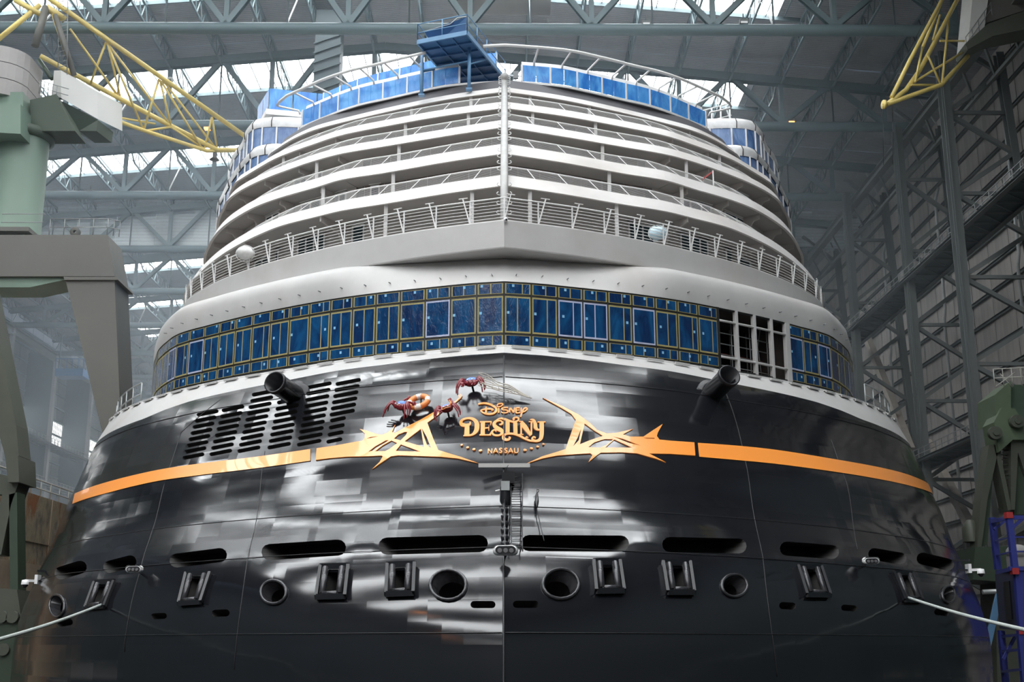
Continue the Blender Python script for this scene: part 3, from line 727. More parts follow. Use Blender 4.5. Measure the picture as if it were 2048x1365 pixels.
# ------------------------------------------------------------------ terraced superstructure
class Curve:
    """horizontal deck edge, symmetric about the centre line, addressed by arc length s from the centre"""
    def __init__(self, pts, L=4.0):
        pts = sorted([(abs(x), d) for x, d in pts]); pts[0] = (0.0, pts[0][1])
        f = pchip([p[0] for p in pts], [p[1] for p in pts]); xs = np.linspace(0, pts[-1][0], 160)
        P_ = [(x, f(x)) for x in xs]; x1, d1 = P_[-1]; x0, d0 = P_[-12]; m = (x1 - x0) / max(d1 - d0, 1e-3); m = min(m, 0.5)
        for k in list(np.arange(0.25, 12, 0.25)) + [15, 20, 30, 45, 60]:
            P_.append((x1 + m * L * (1 - math.exp(-k / L)), d1 + k))
        self.P = np.array(P_); dd = np.hypot(*np.diff(self.P, axis=0).T); self.s = np.concatenate([[0], np.cumsum(dd)])
        self.send = float(self.s[159])
    def xy(self, s, off=0.0):
        a = abs(s); x = np.interp(a, self.s, self.P[:, 0]); d = np.interp(a, self.s, self.P[:, 1])
        if off:
            e = 0.25; x1, x0 = np.interp([a + e, max(a - e, 0)], self.s, self.P[:, 0]); d1, d0 = np.interp([a + e, max(a - e, 0)], self.s, self.P[:, 1])
            l = math.hypot(x1 - x0, d1 - d0); nx, nd = (d1 - d0) / l, -(x1 - x0) / l
            if a < 0.3: nx *= a / 0.3 * 1.0
            x += nx * off; d += nd * off
            if x < 0: x = 0.0
        return math.copysign(float(x), s) if s else 0.0, float(d)
    def p(self, s, H, off=0.0):
        x, d = self.xy(s, off); return Vector((x, d, H))
    def nrm(self, s):
        e = 0.25; a = abs(s); x1, x0 = np.interp([a + e, max(a - e, 0)], self.s, self.P[:, 0]); d1, d0 = np.interp([a + e, max(a - e, 0)], self.s, self.P[:, 1])
        l = math.hypot(x1 - x0, d1 - d0); return Vector((math.copysign((d1 - d0) / l, s), -(x1 - x0) / l, 0))
    def s_of_px(self, px, H):
        """arc length at which the edge at height H crosses a survey column px"""
        lo, hi = (0, self.send + 3)
        sg = -1 if px < 1006 else 1
        def u(s):
            x, d = self.xy(s * sg); X = x * _cy - d * _sy; Y = x * _sy + d * _cy; return ICX + FPX * X / (Y * _c + H * _s)
        for _ in range(30):
            m = (lo + hi) / 2
            if (u(m) - px) * sg < 0: lo = m
            else: hi = m
        return lo * sg
def curve_px(pts, dc):
    H = tanv(*pts[0]) * dc; return Curve([(atH(x, y, H).x, atH(x, y, H).y) for x, y in pts]), H
def ss(c, ext=6.0, ds=0.45, far=(10, 16, 28, 45)):
    e = c.send + ext; n = int(e / ds); h = [e * k / n for k in range(n + 1)] + [c.send + f for f in far if f > ext]
    return [-a for a in reversed(h)] + h[1:]
cW, HW0 = curve_px([(1004, 692), (859, 706), (713, 716), (663, 721), (526, 742), (449, 757), (379, 773), (335, 783), (316, 793)], 46.5)
cW2, HW1 = curve_px([(1004, 564), (954, 567), (859, 576), (763, 586), (674, 598), (578, 615), (496, 632), (420, 651), (355, 670), (335, 684), (318, 701), (312, 718)], 46.5)
HW0, HW1 = 11.56, 14.25; cW = cW2
HT0 = tanv(1004, 668) * 46.5; HT1 = tanv(1004, 590) * 46.5
c0, H0 = curve_px([(1004, 439), (872, 456), (766, 473), (674, 491), (631, 501), (542, 524), (481, 544), (432, 564), (397, 584), (376, 598)], 46.5)
TR = [([(1003, 371), (900, 386), (768, 408), (680, 422), (631, 434), (561, 452), (514, 471), (467, 495), (432, 518), (409, 537), (385, 562), (376, 574)], 349, 49.0),
      ([(1003, 307), (900, 323), (768, 346), (680, 360), (631, 375), (561, 395), (514, 412), (467, 438), (444, 455), (427, 473), (418, 487), (414, 496)], 287, 52.0),
      ([(1003, 254), (900, 271), (768, 293), (680, 308), (631, 321), (561, 345), (514, 364), (467, 390), (451, 405), (443, 422)], 239, 55.0),
      ([(1003, 216), (900, 230), (768, 253), (680, 271), (628, 288), (588, 302), (549, 318), (509, 341), (470, 365)], 203, 58.0),
      ([(1003, 183), (900, 198), (768, 225), (680, 246), (628, 260), (588, 277), (541, 306)], 174, 61.0)]
decks = [dict(c=c0, Hb=tanv(1002, 496) * 46.5, Ht=H0, lean=0.0)]
for pts, ytop, dc in TR:
    c, Hb = curve_px(pts, dc); lean = 0.30
    decks.append(dict(c=c, Hb=Hb, Ht=tanv(1003, ytop) * (dc + lean), lean=lean))

# white shelf between the bulwark rim and the window band, with fittings
mb = MB(); S_ = [s for s in ss(cW, 8)]
rim_t = [t_of_x(cW.xy(s)[0]) * 1.0 for s in S_]
def rim_pt(t, o=0, z=11.0): 
    p = hull_P(t, 11.0); return Vector((p.x, p.y, z))
tt = [-118, -95, -75, -60, -50, -44, -40, -36] + [x * 0.6 for x in range(-55, 56)] + [36, 40, 44, 50, 60, 75, 95, 118]
mb = MB()
rows = [[rim_pt(t, 0, 10.98) for t in tt], [rim_pt(t, 0, 11.08) for t in tt]]
inn = []
for t in tt:
    p = hull_P(t, 11.0); n = hull_N(t, 11.0); q = p - Vector((n.x, n.y, 0)).normalized() * 0.25; inn.append(Vector((q.x if abs(t) > 0.5 else 0, q.y, 11.08)))
rows.append(inn); rows.append([Vector((q.x, q.y, 11.02)) for q in inn])
mb.loft(rows); mb.build('bulwark_rail', 'white', ship)
mb = MB(); mb.loft([[hull_P(t, 11.0) + Vector((0, 0.1, -0.25)) for t in tt], [Vector((0, hull_P(t, 11).y + 4 if abs(t) < 36 else hull_P(t, 11).y, 10.75)) + Vector((hull_P(t, 11).x * 0.72, 0, 0)) for t in tt]])
mb.build('walkway_deck', 'soffit', ship)
mb = MB(); mb.box((-.38, 0.04, -.03), (.38, .1, .04)); mb.box((-.38, 0.04, .04), (.38, .22, .06)); FME = mesh_of(mb, 'rim_pad', 'white')
k = 0
for i in range(-19, 20):
    t = i * 1.42 + 0.7
    if abs(t) > 27: continue
    p = hull_off(t, 10.86, 0.12); n = hull_N(t, 10.9); inst('rim_pad', FME, ship, p, math.atan2(n.x, -n.y))
# window band: lower sill, mullions, panes
mb = MB(); sw = ss(cW, 5)
mb.loft([[cW.p(s, HW0 - 0.9, -.02) for s in sw], [cW.p(s, HW0, -.02) for s in sw], [cW.p(s, HW0, -.12) for s in sw]]); mb.build('window_sill', 'white', ship)
PW = 1.12; NP = 24
open_panels = {9, 10, 11, 12}
def pane_mat():
    """film covered pane with its own masking tape, from UV"""
    out = {}
    for nm, tape in (('pane_yellow', (0.33, 0.29, 0.12)), ('pane_white', (0.42, 0.46, 0.62))):
        m, nt, N, L, B = new_mat(nm)
        base = M['film_dark'].node_tree
        tc = N.new('ShaderNodeTexCoord'); mp = N.new('ShaderNodeMapping'); mp.inputs['Scale'].default_value = (1.2, 1.2, 0.5); L.new(tc.outputs['Object'], mp.inputs[0])
        oi = N.new('ShaderNodeObjectInfo')
        nz = N.new('ShaderNodeTexNoise'); nz.inputs['Scale'].default_value = 1.0; nz.inputs['Detail'].default_value = 6; nz.inputs['Distortion'].default_value = 1.5
        ad = N.new('ShaderNodeVectorMath'); L.new(mp.outputs[0], ad.inputs[0]); mr0 = N.new('ShaderNodeMath'); mr0.operation = 'MULTIPLY'; mr0.inputs[1].default_value = 50; L.new(oi.outputs['Random'], mr0.inputs[0]); L.new(mr0.outputs[0], ad.inputs[1])
        L.new(ad.outputs[0], nz.inputs[0])
        mr = N.new('ShaderNodeMapRange'); mr.inputs[1].default_value = 0.38; mr.inputs[2].default_value = 0.66; L.new(nz.outputs[0], mr.inputs[0])
        mx = N.new('ShaderNodeMix'); mx.data_type = 'RGBA'; mx.inputs[6].default_value = (0.003, 0.022, 0.085, 1); mx.inputs[7].default_value = (0.006, 0.075, 0.20, 1); L.new(mr.outputs[0], mx.inputs[0])
        sep = N.new('ShaderNodeSeparateXYZ'); L.new(tc.outputs['UV'], sep.inputs[0])
        def m1(op, a, b):
            n = N.new('ShaderNodeMath'); n.operation = op
            for i, v in enumerate((a, b)):
                if isinstance(v, (int, float)): n.inputs[i].default_value = v
                elif v is not None: L.new(v, n.inputs[i])
            return n.outputs[0]
        # u and v in metres from the pane's corner, z = split line
        pos = m1('ADD', m1('MULTIPLY', m1('FRACT', m1('MULTIPLY', oi.outputs['Random'], 17.3), 0), 0.35), 0.38)
        line = m1('LESS_THAN', m1('ABSOLUTE', m1('SUBTRACT', sep.outputs[0], pos), 0), 0.022)
        line = m1('MULTIPLY', line, m1('GREATER_THAN', m1('FRACT', m1('MULTIPLY', oi.outputs['Random'], 7.7), 0), 0.25))
        e1 = m1('LESS_THAN', sep.outputs[0], 0.05); e2 = m1('GREATER_THAN', sep.outputs[0], 0.95)
        e3 = m1('LESS_THAN', sep.outputs[1], 0.045); e4 = m1('GREATER_THAN', sep.outputs[1], 0.955)
        t = m1('MAXIMUM', m1('MAXIMUM', e1, e2), m1('MAXIMUM', m1('MAXIMUM', e3, e4), line))
        m2 = N.new('ShaderNodeMix'); m2.data_type = 'RGBA'; L.new(t, m2.inputs[0]); L.new(mx.outputs[2], m2.inputs[6]); m2.inputs[7].default_value = (*tape, 1)
        L.new(m2.outputs[2], B.inputs['Base Color'])
        m3 = N.new('ShaderNodeMapRange'); m3.inputs[3].default_value = 0.12; m3.inputs[4].default_value = 0.6; L.new(t, m3.inputs[0]); L.new(m3.outputs[0], B.inputs['Roughness'])
        n2 = N.new('ShaderNodeTexNoise'); n2.inputs['Scale'].default_value = 4; n2.inputs['Detail'].default_value = 5; n2.inputs['Distortion'].default_value = 3; L.new(ad.outputs[0], n2.inputs[0])
        b = N.new('ShaderNodeBump'); b.inputs['Strength'].default_value = 0.3; b.inputs['Distance'].default_value = 0.05; L.new(n2.outputs[0], b.inputs['Height']); L.new(b.outputs[0], B.inputs['Normal'])
        M[nm] = m
pane_mat()
random.seed(4)
rowsH = [(HW0, HT0), (HT0, HT1), (HT1, HW1)]
for side in (-1, 1):
    for i in range(NP):
        s0, s1 = side * (i * PW + 0.035), side * ((i + 1) * PW - 0.035)
        if s0 > s1: s0, s1 = s1, s0
        if side > 0 and i in open_panels: continue
        for r, (ha, hb_) in enumerate(rowsH):
            a, b = cW.p(s0, ha + .05), cW.p(s1, ha + .05); c, d = cW.p(s1, hb_ - .05), cW.p(s0, hb_ - .05)
            n = cW.nrm((s0 + s1) / 2) * 0.03
            me = bpy.data.meshes.new('window_pane'); o0 = ORIG[ship.name]
            vs = [a + n, b + n, c + n, d + n, a - n, b - n, c - n, d - n]
            me.from_pydata([tuple(v - o0) for v in vs], [], [(0, 1, 2, 3), (7, 6, 5, 4), (0, 4, 5, 1), (1, 5, 6, 2), (2, 6, 7, 3), (3, 7, 4, 0)])
            uv = me.uv_layers.new(name='UVMap'); U_ = [(0, 0), (1, 0), (1, 1), (0, 1), (0, 0), (1, 0), (1, 1), (0, 1)]
            for lp in me.loops: uv.data[lp.index].uv = U_[lp.vertex_index]
            me.materials.append(M['pane_white' if (random.random() < 0.16 and r == 1) else 'pane_yellow'])
            wp = link('window_pane', me, ship)
            if i < 17:
                u = random.uniform(0.15, 0.85) if r != 1 else random.choice([0.12, 0.2, 0.8]); v = 0.78 if r == 2 else (0.55 if r == 1 else 0.6)
                q = (a.lerp(b, u)).lerp(d.lerp(c, u), v) + n * 1.3; tx = (b - a).normalized() * .05; mbk = MB()
                mbk.add([q - tx - Vector((0, 0, .055)), q + tx - Vector((0, 0, .055)), q + tx + Vector((0, 0, .055)), q - tx + Vector((0, 0, .055))], [(0, 1, 2, 3)])
                st = mbk.build('sticker', 'sticker', ship); st.parent = wp
    for i in range(NP + 1):
        s = side * i * PW
        if side < 0 and i == 0: continue
        heavy = side > 0 and 9 <= i <= 13
        mb = MB(); p, q = cW.p(s, HW0 - .02, -.04), cW.p(s, HW1 + .02, -.04); w_ = (0.13 if i < 13 else 0.3) if heavy else 0.06
        mb.beam(p, q, w_, 0.12 if not heavy else .2, up=cW.nrm(s)); mb.build('mullion', 'white' if heavy and i in (10, 11, 12, 13) else 'mullion', ship)
for H in (HW0, HT0, HT1, HW1):
    mb = MB(); mb.loft([[cW.p(s, H - .035, -.1) for s in sw], [cW.p(s, H - .035, .0) for s in sw], [cW.p(s, H + .035, .0) for s in sw], [cW.p(s, H + .035, -.1) for s in sw]], smooth=False)
    mb.build('transom', 'mullion', ship)
for H in (HT0, HT1):
    mb = MB(); mb.path([cW.p(s, H, .0) for s in span(9 * PW, 13 * PW, 10)], 0.055, 8); mb.build('transom', 'white', ship, label='bare white transom tube of the unglazed bay')
# inside of the unglazed bay: room shell and scaffold
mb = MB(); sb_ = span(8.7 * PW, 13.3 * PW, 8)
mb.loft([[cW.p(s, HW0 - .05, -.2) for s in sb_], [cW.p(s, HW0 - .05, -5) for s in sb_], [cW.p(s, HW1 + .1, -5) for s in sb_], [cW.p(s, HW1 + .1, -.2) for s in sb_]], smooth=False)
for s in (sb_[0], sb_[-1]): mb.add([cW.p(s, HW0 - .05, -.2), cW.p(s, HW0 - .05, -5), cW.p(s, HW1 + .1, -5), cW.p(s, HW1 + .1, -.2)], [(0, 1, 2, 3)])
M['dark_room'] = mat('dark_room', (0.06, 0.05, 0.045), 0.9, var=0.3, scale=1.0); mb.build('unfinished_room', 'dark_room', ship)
M['red_dull'] = mat('dull_red_board', (0.16, 0.035, 0.03), 0.7)
scaf = thing('scaffold', 'metal tube scaffold standing inside the unglazed window bay', 'scaffold', tuple(cW.p(11 * PW, HW0, -1.6)))
for k, s in enumerate((9.3 * PW, 10.6 * PW, 11.7 * PW, 12.8 * PW)):
    for o in (-1.0, -2.2):
        mb = MB(); mb.tube(cW.p(s, HW0, o), cW.p(s, HW1 - .1, o), 0.03, 6); mb.build('upright', 'galv', scaf)
for H in (12.0, 12.5, 13.0, 13.5):
    mb = MB(); mb.path([cW.p(s, H, -1.0) for s in span(9.1 * PW, 12.9 * PW, 5)], 0.028, 6); mb.build('ledger', 'galv', scaf)
for H, o in ((12.55, -1.6), (11.75, -1.2)):
    mb = MB(); mb.loft([[cW.p(s, H, o + .25) for s in span(9.1 * PW, 12.9 * PW, 5)], [cW.p(s, H + .14, o + .25) for s in span(9.1 * PW, 12.9 * PW, 5)], [cW.p(s, H + .14, o - .4) for s in span(9.1 * PW, 12.9 * PW, 5)]], smooth=False); mb.build('toe_board', 'red_dull', scaf)
mb = MB(); mb.tube(cW.p(11.9 * PW, HW0, -1.1), cW.p(12.5 * PW, HW1 - .2, -1.1), .02, 5); mb.tube(cW.p(12.5 * PW, HW0, -1.1), cW.p(12.2 * PW, HW1 - .2, -1.1), .02, 5); mb.build('brace', 'galv', scaf)

# white band above the windows and its rounded shoulder
mb = MB(); sb2 = ss(cW, 8)
def band_off(s, k):
    return [0.03, 0.06, 0.04, -0.03, -0.20, -0.55, -1.3, -2.2][k]
def centre_in(s): return 1.15 * max(0.0, 1 - (abs(s) / 7.6) ** 1.5)
HB = [HW1 + .02, HW1 + .35, HW1 + .8, HW1 + 1.15, HW1 + 1.42, HW1 + 1.58, HW1 + 1.66, HW1 + 1.68]
mb.loft([[cW.p(s, HB[k], band_off(s, k) - centre_in(s) * min(1, k / 3)) for s in sb2] for k in range(8)])
mb.build('white_band', 'white', ship)
mb = MB(); mb.tube((0, 0, 0), (0, -.16, 0), .022, 6); BOLT = mesh_of(mb, 'stud', 'chrome')
for i in range(-18, 19):
    s = (i + .5) * 1.12
    inst('stud', BOLT, ship, cW.p(s, HW1 + .42, -centre_in(s) * .35 + .05), math.atan2(cW.nrm(s).x, -cW.nrm(s).y))

# fascias, decks, soffits, inner walls, rails
def post_mesh(h, lean, r, nm):
    mb = MB(); mb.beam((0, 0, 0), (0, lean, h), r * 1.6, r * 2.6, up=(1, 0, 0)); return mesh_of(mb, nm, 'rail')
for i, d in enumerate(decks):
    c, Hb, Ht, ln = d['c'], d['Hb'], d['Ht'], d['lean']; S_ = ss(c, 8)
    mb = MB()
    if i == 0:
        mb.loft([[c.p(s, Hb, -1.9) for s in S_], [c.p(s, Hb, -.0) for s in S_], [c.p(s, Hb + .05, .02) for s in S_], [c.p(s, Ht - .05, .02) for s in S_], [c.p(s, Ht, 0) for s in S_], [c.p(s, Ht, -.2) for s in S_]], smooth=False)
    else:
        mb.loft([[c.p(s, Hb + .1, -.35) for s in S_], [c.p(s, Hb, -.12) for s in S_], [c.p(s, Hb, 0) for s in S_], [c.p(s, Ht, -ln) for s in S_], [c.p(s, Ht, -ln - .15) for s in S_], [c.p(s, Ht - .1, -ln - .15) for s in S_]], smooth=False)
    mb.build('deck_fascia', 'fascia' if i else 'white', ship)
    if i < 5:
        nx = decks[i + 1]; floorH = Ht - .1; topH = nx['Hb'] + .02
        wall_in = 1.25 if i else 1.9
        cw = nx['c']; Sw = ss(cw, 8)
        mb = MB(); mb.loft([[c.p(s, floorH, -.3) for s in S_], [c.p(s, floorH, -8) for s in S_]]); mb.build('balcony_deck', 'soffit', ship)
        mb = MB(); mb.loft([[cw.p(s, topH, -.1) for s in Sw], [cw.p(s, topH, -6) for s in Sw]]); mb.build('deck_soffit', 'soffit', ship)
        d['cw'] = cw; d['wall_in'] = wall_in; d['floorH'] = floorH; d['topH'] = topH
        lim = 8.5 if i in (1, 2, 3) else (5 if i == 0 else 13)
        if i == 0: lim = 0
        A = [s for s in Sw if abs(s) <= lim]; Bl = [s for s in Sw if s <= -lim]; Br = [s for s in Sw if s >= lim]
        for seg, mt in ((A, 'paper'), (Bl, 'cabin'), (Br, 'cabin')):
            if len(seg) < 2: continue
            mb = MB(); mb.loft([[cw.p(s, floorH - .2, -wall_in) for s in seg], [cw.p(s, topH, -wall_in) for s in seg]]); mb.build('cabin_wall', mt, ship)
        # joints in the wall covering
        if A:
            for k in range(-7, 8):
                s = k * 1.15
                if abs(s) < lim: mb = MB(); mb.beam(cw.p(s, floorH, -wall_in + .01), cw.p(s, topH, -wall_in + .01), .03, .04); mb.build('wall_joint', 'soffit', ship)
    # rail
    if i == 0:
        rh, off0, off1, nb, sp = 1.0, -.12, -.12, 7, 1.55
    else:
        rh, off0, off1, nb, sp = 0.86, -ln - .05, -ln - 1.06, 8, 1.55 + .06 * i
    if i < 5:
        se = c.send + 5; n = int(se * 2 / .5); Sr = [-se + 2 * se * k / n for k in range(n + 1)]
        mb = MB(); mb.path([c.p(s, Ht + rh, off1) for s in Sr], 0.032, 6); mb.build('top_rail', 'rail', ship)
        mb = MB()
        for k in range(1, nb):
            u = k / nb; mb.path([c.p(s, Ht + rh * u, off0 + (off1 - off0) * u) for s in Sr], 0.016 if i == 0 else 0.0065, 4, cap=False)
        mb.build('rail_bars', 'rail', ship)
        n = int(se / sp)
        if i == 5: n = 0
        P1 = post_mesh(rh + .03, abs(off1 - off0), .022 if i == 0 else .014, 'rail_post')
        if i == 0: PV = post_mesh(rh + .25, .05, .022, 'rail_post')
        for k in range(-n, n + 1):
            s = (k + .5 * 0) * sp
            if k == 0 and i: continue
            nr = c.nrm(s) if k else Vector((0, -1, 0))
            inst('rail_post', P1, ship, c.p(s, Ht - .02, off0), math.atan2(nr.x, -nr.y))
            if i == 0:
                sg = 1 if s >= 0 else -1
                mb = MB(); a = c.p(s, Ht - .02, off0); b = c.p(s + sg * .32, Ht + rh + .16, off0 + .05); mb.beam(a, b, .035, .055); b2 = c.p(s + sg * .1, Ht + rh + .16, off0 + .05); b3 = c.p(s + sg * .5, Ht + rh + .16, off0 + .05); mb.beam(b2, b3, .04, .03); mb.build('raked_rail_post', 'rail', ship)
# pillars between decks
PIL = [(0, [767, 940, 1064, 1238], 1.0), (1, [782, 1223, 640, 1370], 0.6), (2, [794, 1209, 628, 1378], .6), (3, [807, 934, 1068, 1195, 561, 1445], .6), (4, [819, 939, 1063, 1183], .5)]
for i, xs, o in PIL:
    d = decks[i]; cc = decks[i + 1]['c']
    for px in xs:
        s = cc.s_of_px(px, d['topH']); a = cc.p(s, d['floorH'], -.25); b = cc.p(s, d['topH'] + .05, -.25)
        mb = MB(); mb.beam(a, b, .17, .17); mb.box((a.x - .14, a.y - .14, a.z), (a.x + .14, a.y + .14, a.z + .9)) if i else None
        mb.build('deck_pillar', 'white', ship)
# cabin partitions with arched cut-outs towards the ship's sides
for i in range(0, 5):
    d = decks[i]; cw = d['cw']; fh, th, wi = d['floorH'], d['topH'], d['wall_in']
    for sgn in (-1, 1):
        for k in range(6):
            s = sgn * (9.5 + k * 2.9 + (0.8 if i % 2 else 0))
            if i == 0 and k % 2: continue
            nr = cw.nrm(s); tx = Vector((-nr.y, nr.x, 0)) * .045
            A_ = cw.p(s, 0, -wi); B_ = cw.p(s, 0, -.25 if i else -.1)
            def q(u, h): return Vector((A_.x + (B_.x - A_.x) * u, A_.y + (B_.y - A_.y) * u, fh + (th - fh) * h))
            prof = [q(0, 0), q(.28, 0), q(.30, .25), q(.34, .55), q(.45, .75), q(.65, .86), q(1, .88), q(1, 1), q(0, 1)] if i else [q(0, .3), q(.1, .6), q(.3, .82), q(1, .9), q(1, 1), q(0, 1)]
            mb = MB(); mb.prism([p - tx for p in prof], tx * 2); mb.build('cabin_partition', 'cabin', ship)
# doors and windows in the cabin walls
def cabin_window(i, px0, px1, y0, y1, label=None, panes=1):
    d = decks[i]; cw = d['cw']; wi = d['wall_in']; Hm = (d['floorH'] + d['topH']) / 2
    sa, sb = cw.s_of_px(px0, Hm), cw.s_of_px(px1, Hm)
    if sa > sb: sa, sb = sb, sa
    k = (cw.P[0, 1] + wi) / cw.P[0, 1]
    sa, sb = sa * k, sb * k
    h0 = d['floorH'] + .02; h1 = d['topH'] - y1
    h0 = d['topH'] - y0 if y0 else h0
    fr = MB(); w_ = .07
    def P_(s, h, o): return cw.p(s, h, -wi + o)
    for s in [sa + (sb - sa) * j / panes for j in range(panes + 1)]: fr.beam(P_(s, h0, .06), P_(s, h1, .06), w_, .1)
    fr.beam(P_(sa, h1, .06), P_(sb, h1, .06), .1, w_); fr.beam(P_(sa, h0, .06), P_(sb, h0, .06), .1, w_)
    fr.beam(P_(sa - .1, h1 + .12, .08), P_(sb + .1, h1 + .12, .08), .1, .04)
    f = fr.build('cabin_door', 'rail', ship)
    for j in range(panes):
        a, b = sa + (sb - sa) * (j + .08) / panes, sa + (sb - sa) * (j + .92) / panes; mb = MB()
        mb.add([P_(a, h0, .05), P_(b, h0, .05), P_(b, h1, .05), P_(a, h1, .05)], [(0, 1, 2, 3)]); mb.build('door_pane', 'cabin_glass', ship).parent = f
M['cabin_glass'] = mat('cabin_glass', (0.035, 0.06, 0.075), 0.08)
for px0, px1, n in [(662, 692, 1), (542, 608, 3), (450, 500, 3), (1287, 1350, 2), (1402, 1468, 3), (1508, 1560, 2)]: cabin_window(0, px0, px1, 0, .10, panes=n)
for px0, px1, n in [(635, 662, 2), (575, 615, 2), (497, 527, 2), (476, 490, 1), (1385, 1450, 3), (1480, 1530, 2), (725, 742, 1)]: cabin_window(1, px0, px1, 0, .12, panes=n)
for px0, px1, n in [(600, 618, 1), (560, 586, 2), (1500, 1528, 2)]: cabin_window(2, px0, px1, 0, .12, panes=n)
# centre pole with hose hooks running up the stern
pts = [(0, 47.2, decks[0]['Ht'] - .1)]
for d in decks[1:]: pts.append((0, d['c'].P[0, 1] - .18, (d['Hb'] + d['Ht']) / 2))
pts.append((0, decks[5]['c'].P[0, 1] - .2, decks[5]['Ht'] + .35))
pts[0] = (0, decks[0]['c'].P[0, 1] + .3, decks[0]['Ht'] - .1)
mb = MB(); mb.path([Vector(p) for p in pts], .17, 12); mb.ell(pts[-1], .25, .25, .25, 12, 8)
M['pole_grey'] = mat('pole_grey', (0.42, 0.42, 0.41), 0.5, var=0.1, scale=2); pole = mb.build('stern_pole', 'pole_grey', ship)
HK = MB(); HK.path([Vector((math.copysign(.16, 1), 0, 0))] + [Vector((.16 + .16 * math.sin(a), -.02, .08 - .08 * math.cos(a))) for a in np.linspace(0, 2.6, 7)], .02, 5); HKM = mesh_of(HK, 'pole_hook', 'rail')
for j in range(len(pts) - 1):
    a, b = Vector(pts[j]), Vector(pts[j + 1])
    for k in range(1, 5):
        p = a.lerp(b, k / 5)
        for sx in (1, -1): inst('pole_hook', HKM, ship, p, 0, (sx, 1, 1))
# top deck: dark soffit, rim, film-covered balustrade
cG, HG = curve_px([(1003, 162), (900, 170), (838, 182), (768, 198), (730, 206), (687, 219), (628, 243), (604, 253)], 62.3)
S_ = ss(cG, 5); cF = decks[5]['c']
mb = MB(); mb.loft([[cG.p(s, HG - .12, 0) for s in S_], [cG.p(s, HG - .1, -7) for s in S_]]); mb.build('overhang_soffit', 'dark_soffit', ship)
mb = MB(); mb.loft([[cG.p(s, HG - .12, .0) for s in S_], [cG.p(s, HG - .1, .05) for s in S_], [cG.p(s, HG + .02, .05) for s in S_], [cG.p(s, HG + .04, -.3) for s in S_]], smooth=False); mb.build('top_deck_rim', 'rail', ship)
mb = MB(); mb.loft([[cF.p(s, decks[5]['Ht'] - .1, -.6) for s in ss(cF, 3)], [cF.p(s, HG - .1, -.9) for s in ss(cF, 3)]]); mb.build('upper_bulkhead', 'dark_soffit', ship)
mb = MB(); mb.tube((0, 0, 0), (0, 0, -.06), .14, 10); DL = mesh_of(mb, 'soffit_light', 'black')
for s in (-13.5, -10, -6.8, -3.4, 3.4, 6.8, 10, 13.5): inst('soffit_light', DL, ship, cG.p(s, HG - .13, -.7))
def balustrade(s0, s1, sp, cc, H, h, pm='film', mid=True, skip=()):
    n = int(round(abs(s1 - s0) / sp)); 
    for k in range(n + 1):
        s = s0 + (s1 - s0) * k / n; mb = MB(); mb.beam(cc.p(s, H), cc.p(s, H + h + .03), .10, .12, up=cc.nrm(s)); mb.build('balustrade_post', 'rail', ship)
        if k == n or k in skip: continue
        a, b = s, s0 + (s1 - s0) * (k + 1) / n
        for u0, u1 in ((.03, .494), (.506, .97)) if mid else ((.04, .96),):
            p, q = a + (b - a) * u0, a + (b - a) * u1; n_ = cc.nrm((p + q) / 2) * .015
            mb = MB(); mb.prism([cc.p(p, H + .04) - n_, cc.p(q, H + .04) - n_, cc.p(q, H + h) - n_, cc.p(p, H + h) - n_], n_ * 2); mb.build('balustrade_pane', pm, ship)
HGT = tanv(1045, 129) * 62.3 - HG
balustrade(1.0, 14.2, 1.65, cG, HG + .03, HGT)
balustrade(-14.2, -2.6, 1.65, cG, HG + .03, HGT)
# wind-screen tube leaning out over the balustrade
mb = MB(); St = [k * .5 for k in range(-30, 31)]
def tube_pt(s): return cG.p(s, tanv(1003, 90) * 60.9 - .0, 1.4 * (1 - .0 * abs(s)))
mb.path([tube_pt(s) for s in St if s <= -3.6], .09, 8); mb.build('wind_screen_tube', 'rail', ship)
mb = MB(); mb.path([tube_pt(s) for s in St if s >= -1], .09, 8); mb.build('wind_screen_tube', 'rail', ship)
for k in range(-9, 10):
    s = (k + .03) * 1.65
    if -3.5 < s < .5: continue
    mb = MB(); mb.path([cG.p(s, HG + HGT + .03, 0), cG.p(s, HG + HGT + .25, .1), tube_pt(s * 1.02)], .06, 6); mb.build('tube_strut', 'rail', ship)
# white sheer strip above panes and second tier behind
for s0_, s1_ in ((-14, -2.7), (1.0, 14)):
    mb = MB(); mb.loft([[cG.p(s, HG + HGT, -.05) for s in span(s0_, s1_, 30)], [cG.p(s, HG + HGT + .3, -.1) for s in span(s0_, s1_, 30)], [cG.p(s, HG + HGT + .3, -.4) for s in span(s0_, s1_, 30)]], smooth=False); mb.build('balustrade_coping', 'rail', ship)
cT = Curve([(x, d + 4.6) for x, d in [(0, cG.P[0, 1])] + [cG.xy(s) for s in (2, 4, 6, 8, 10, 12, 14)]])
HTt = HG + .8; TT = [(-13.2, -.9)]
balustrade(-13.4, -0.5, 1.6, cT, HG + 1.6, 2.6)
mb = MB(); mb.loft([[cT.p(s, HG, .3) for s in span(-13, 13, 40)], [cT.p(s, HG + 1.25, .3) for s in span(-13, 13, 40)], [cT.p(s, HG + 1.35, -2.5) for s in span(-13, 13, 40)]], smooth=False); mb.build('upper_house_wall', 'rail', ship)
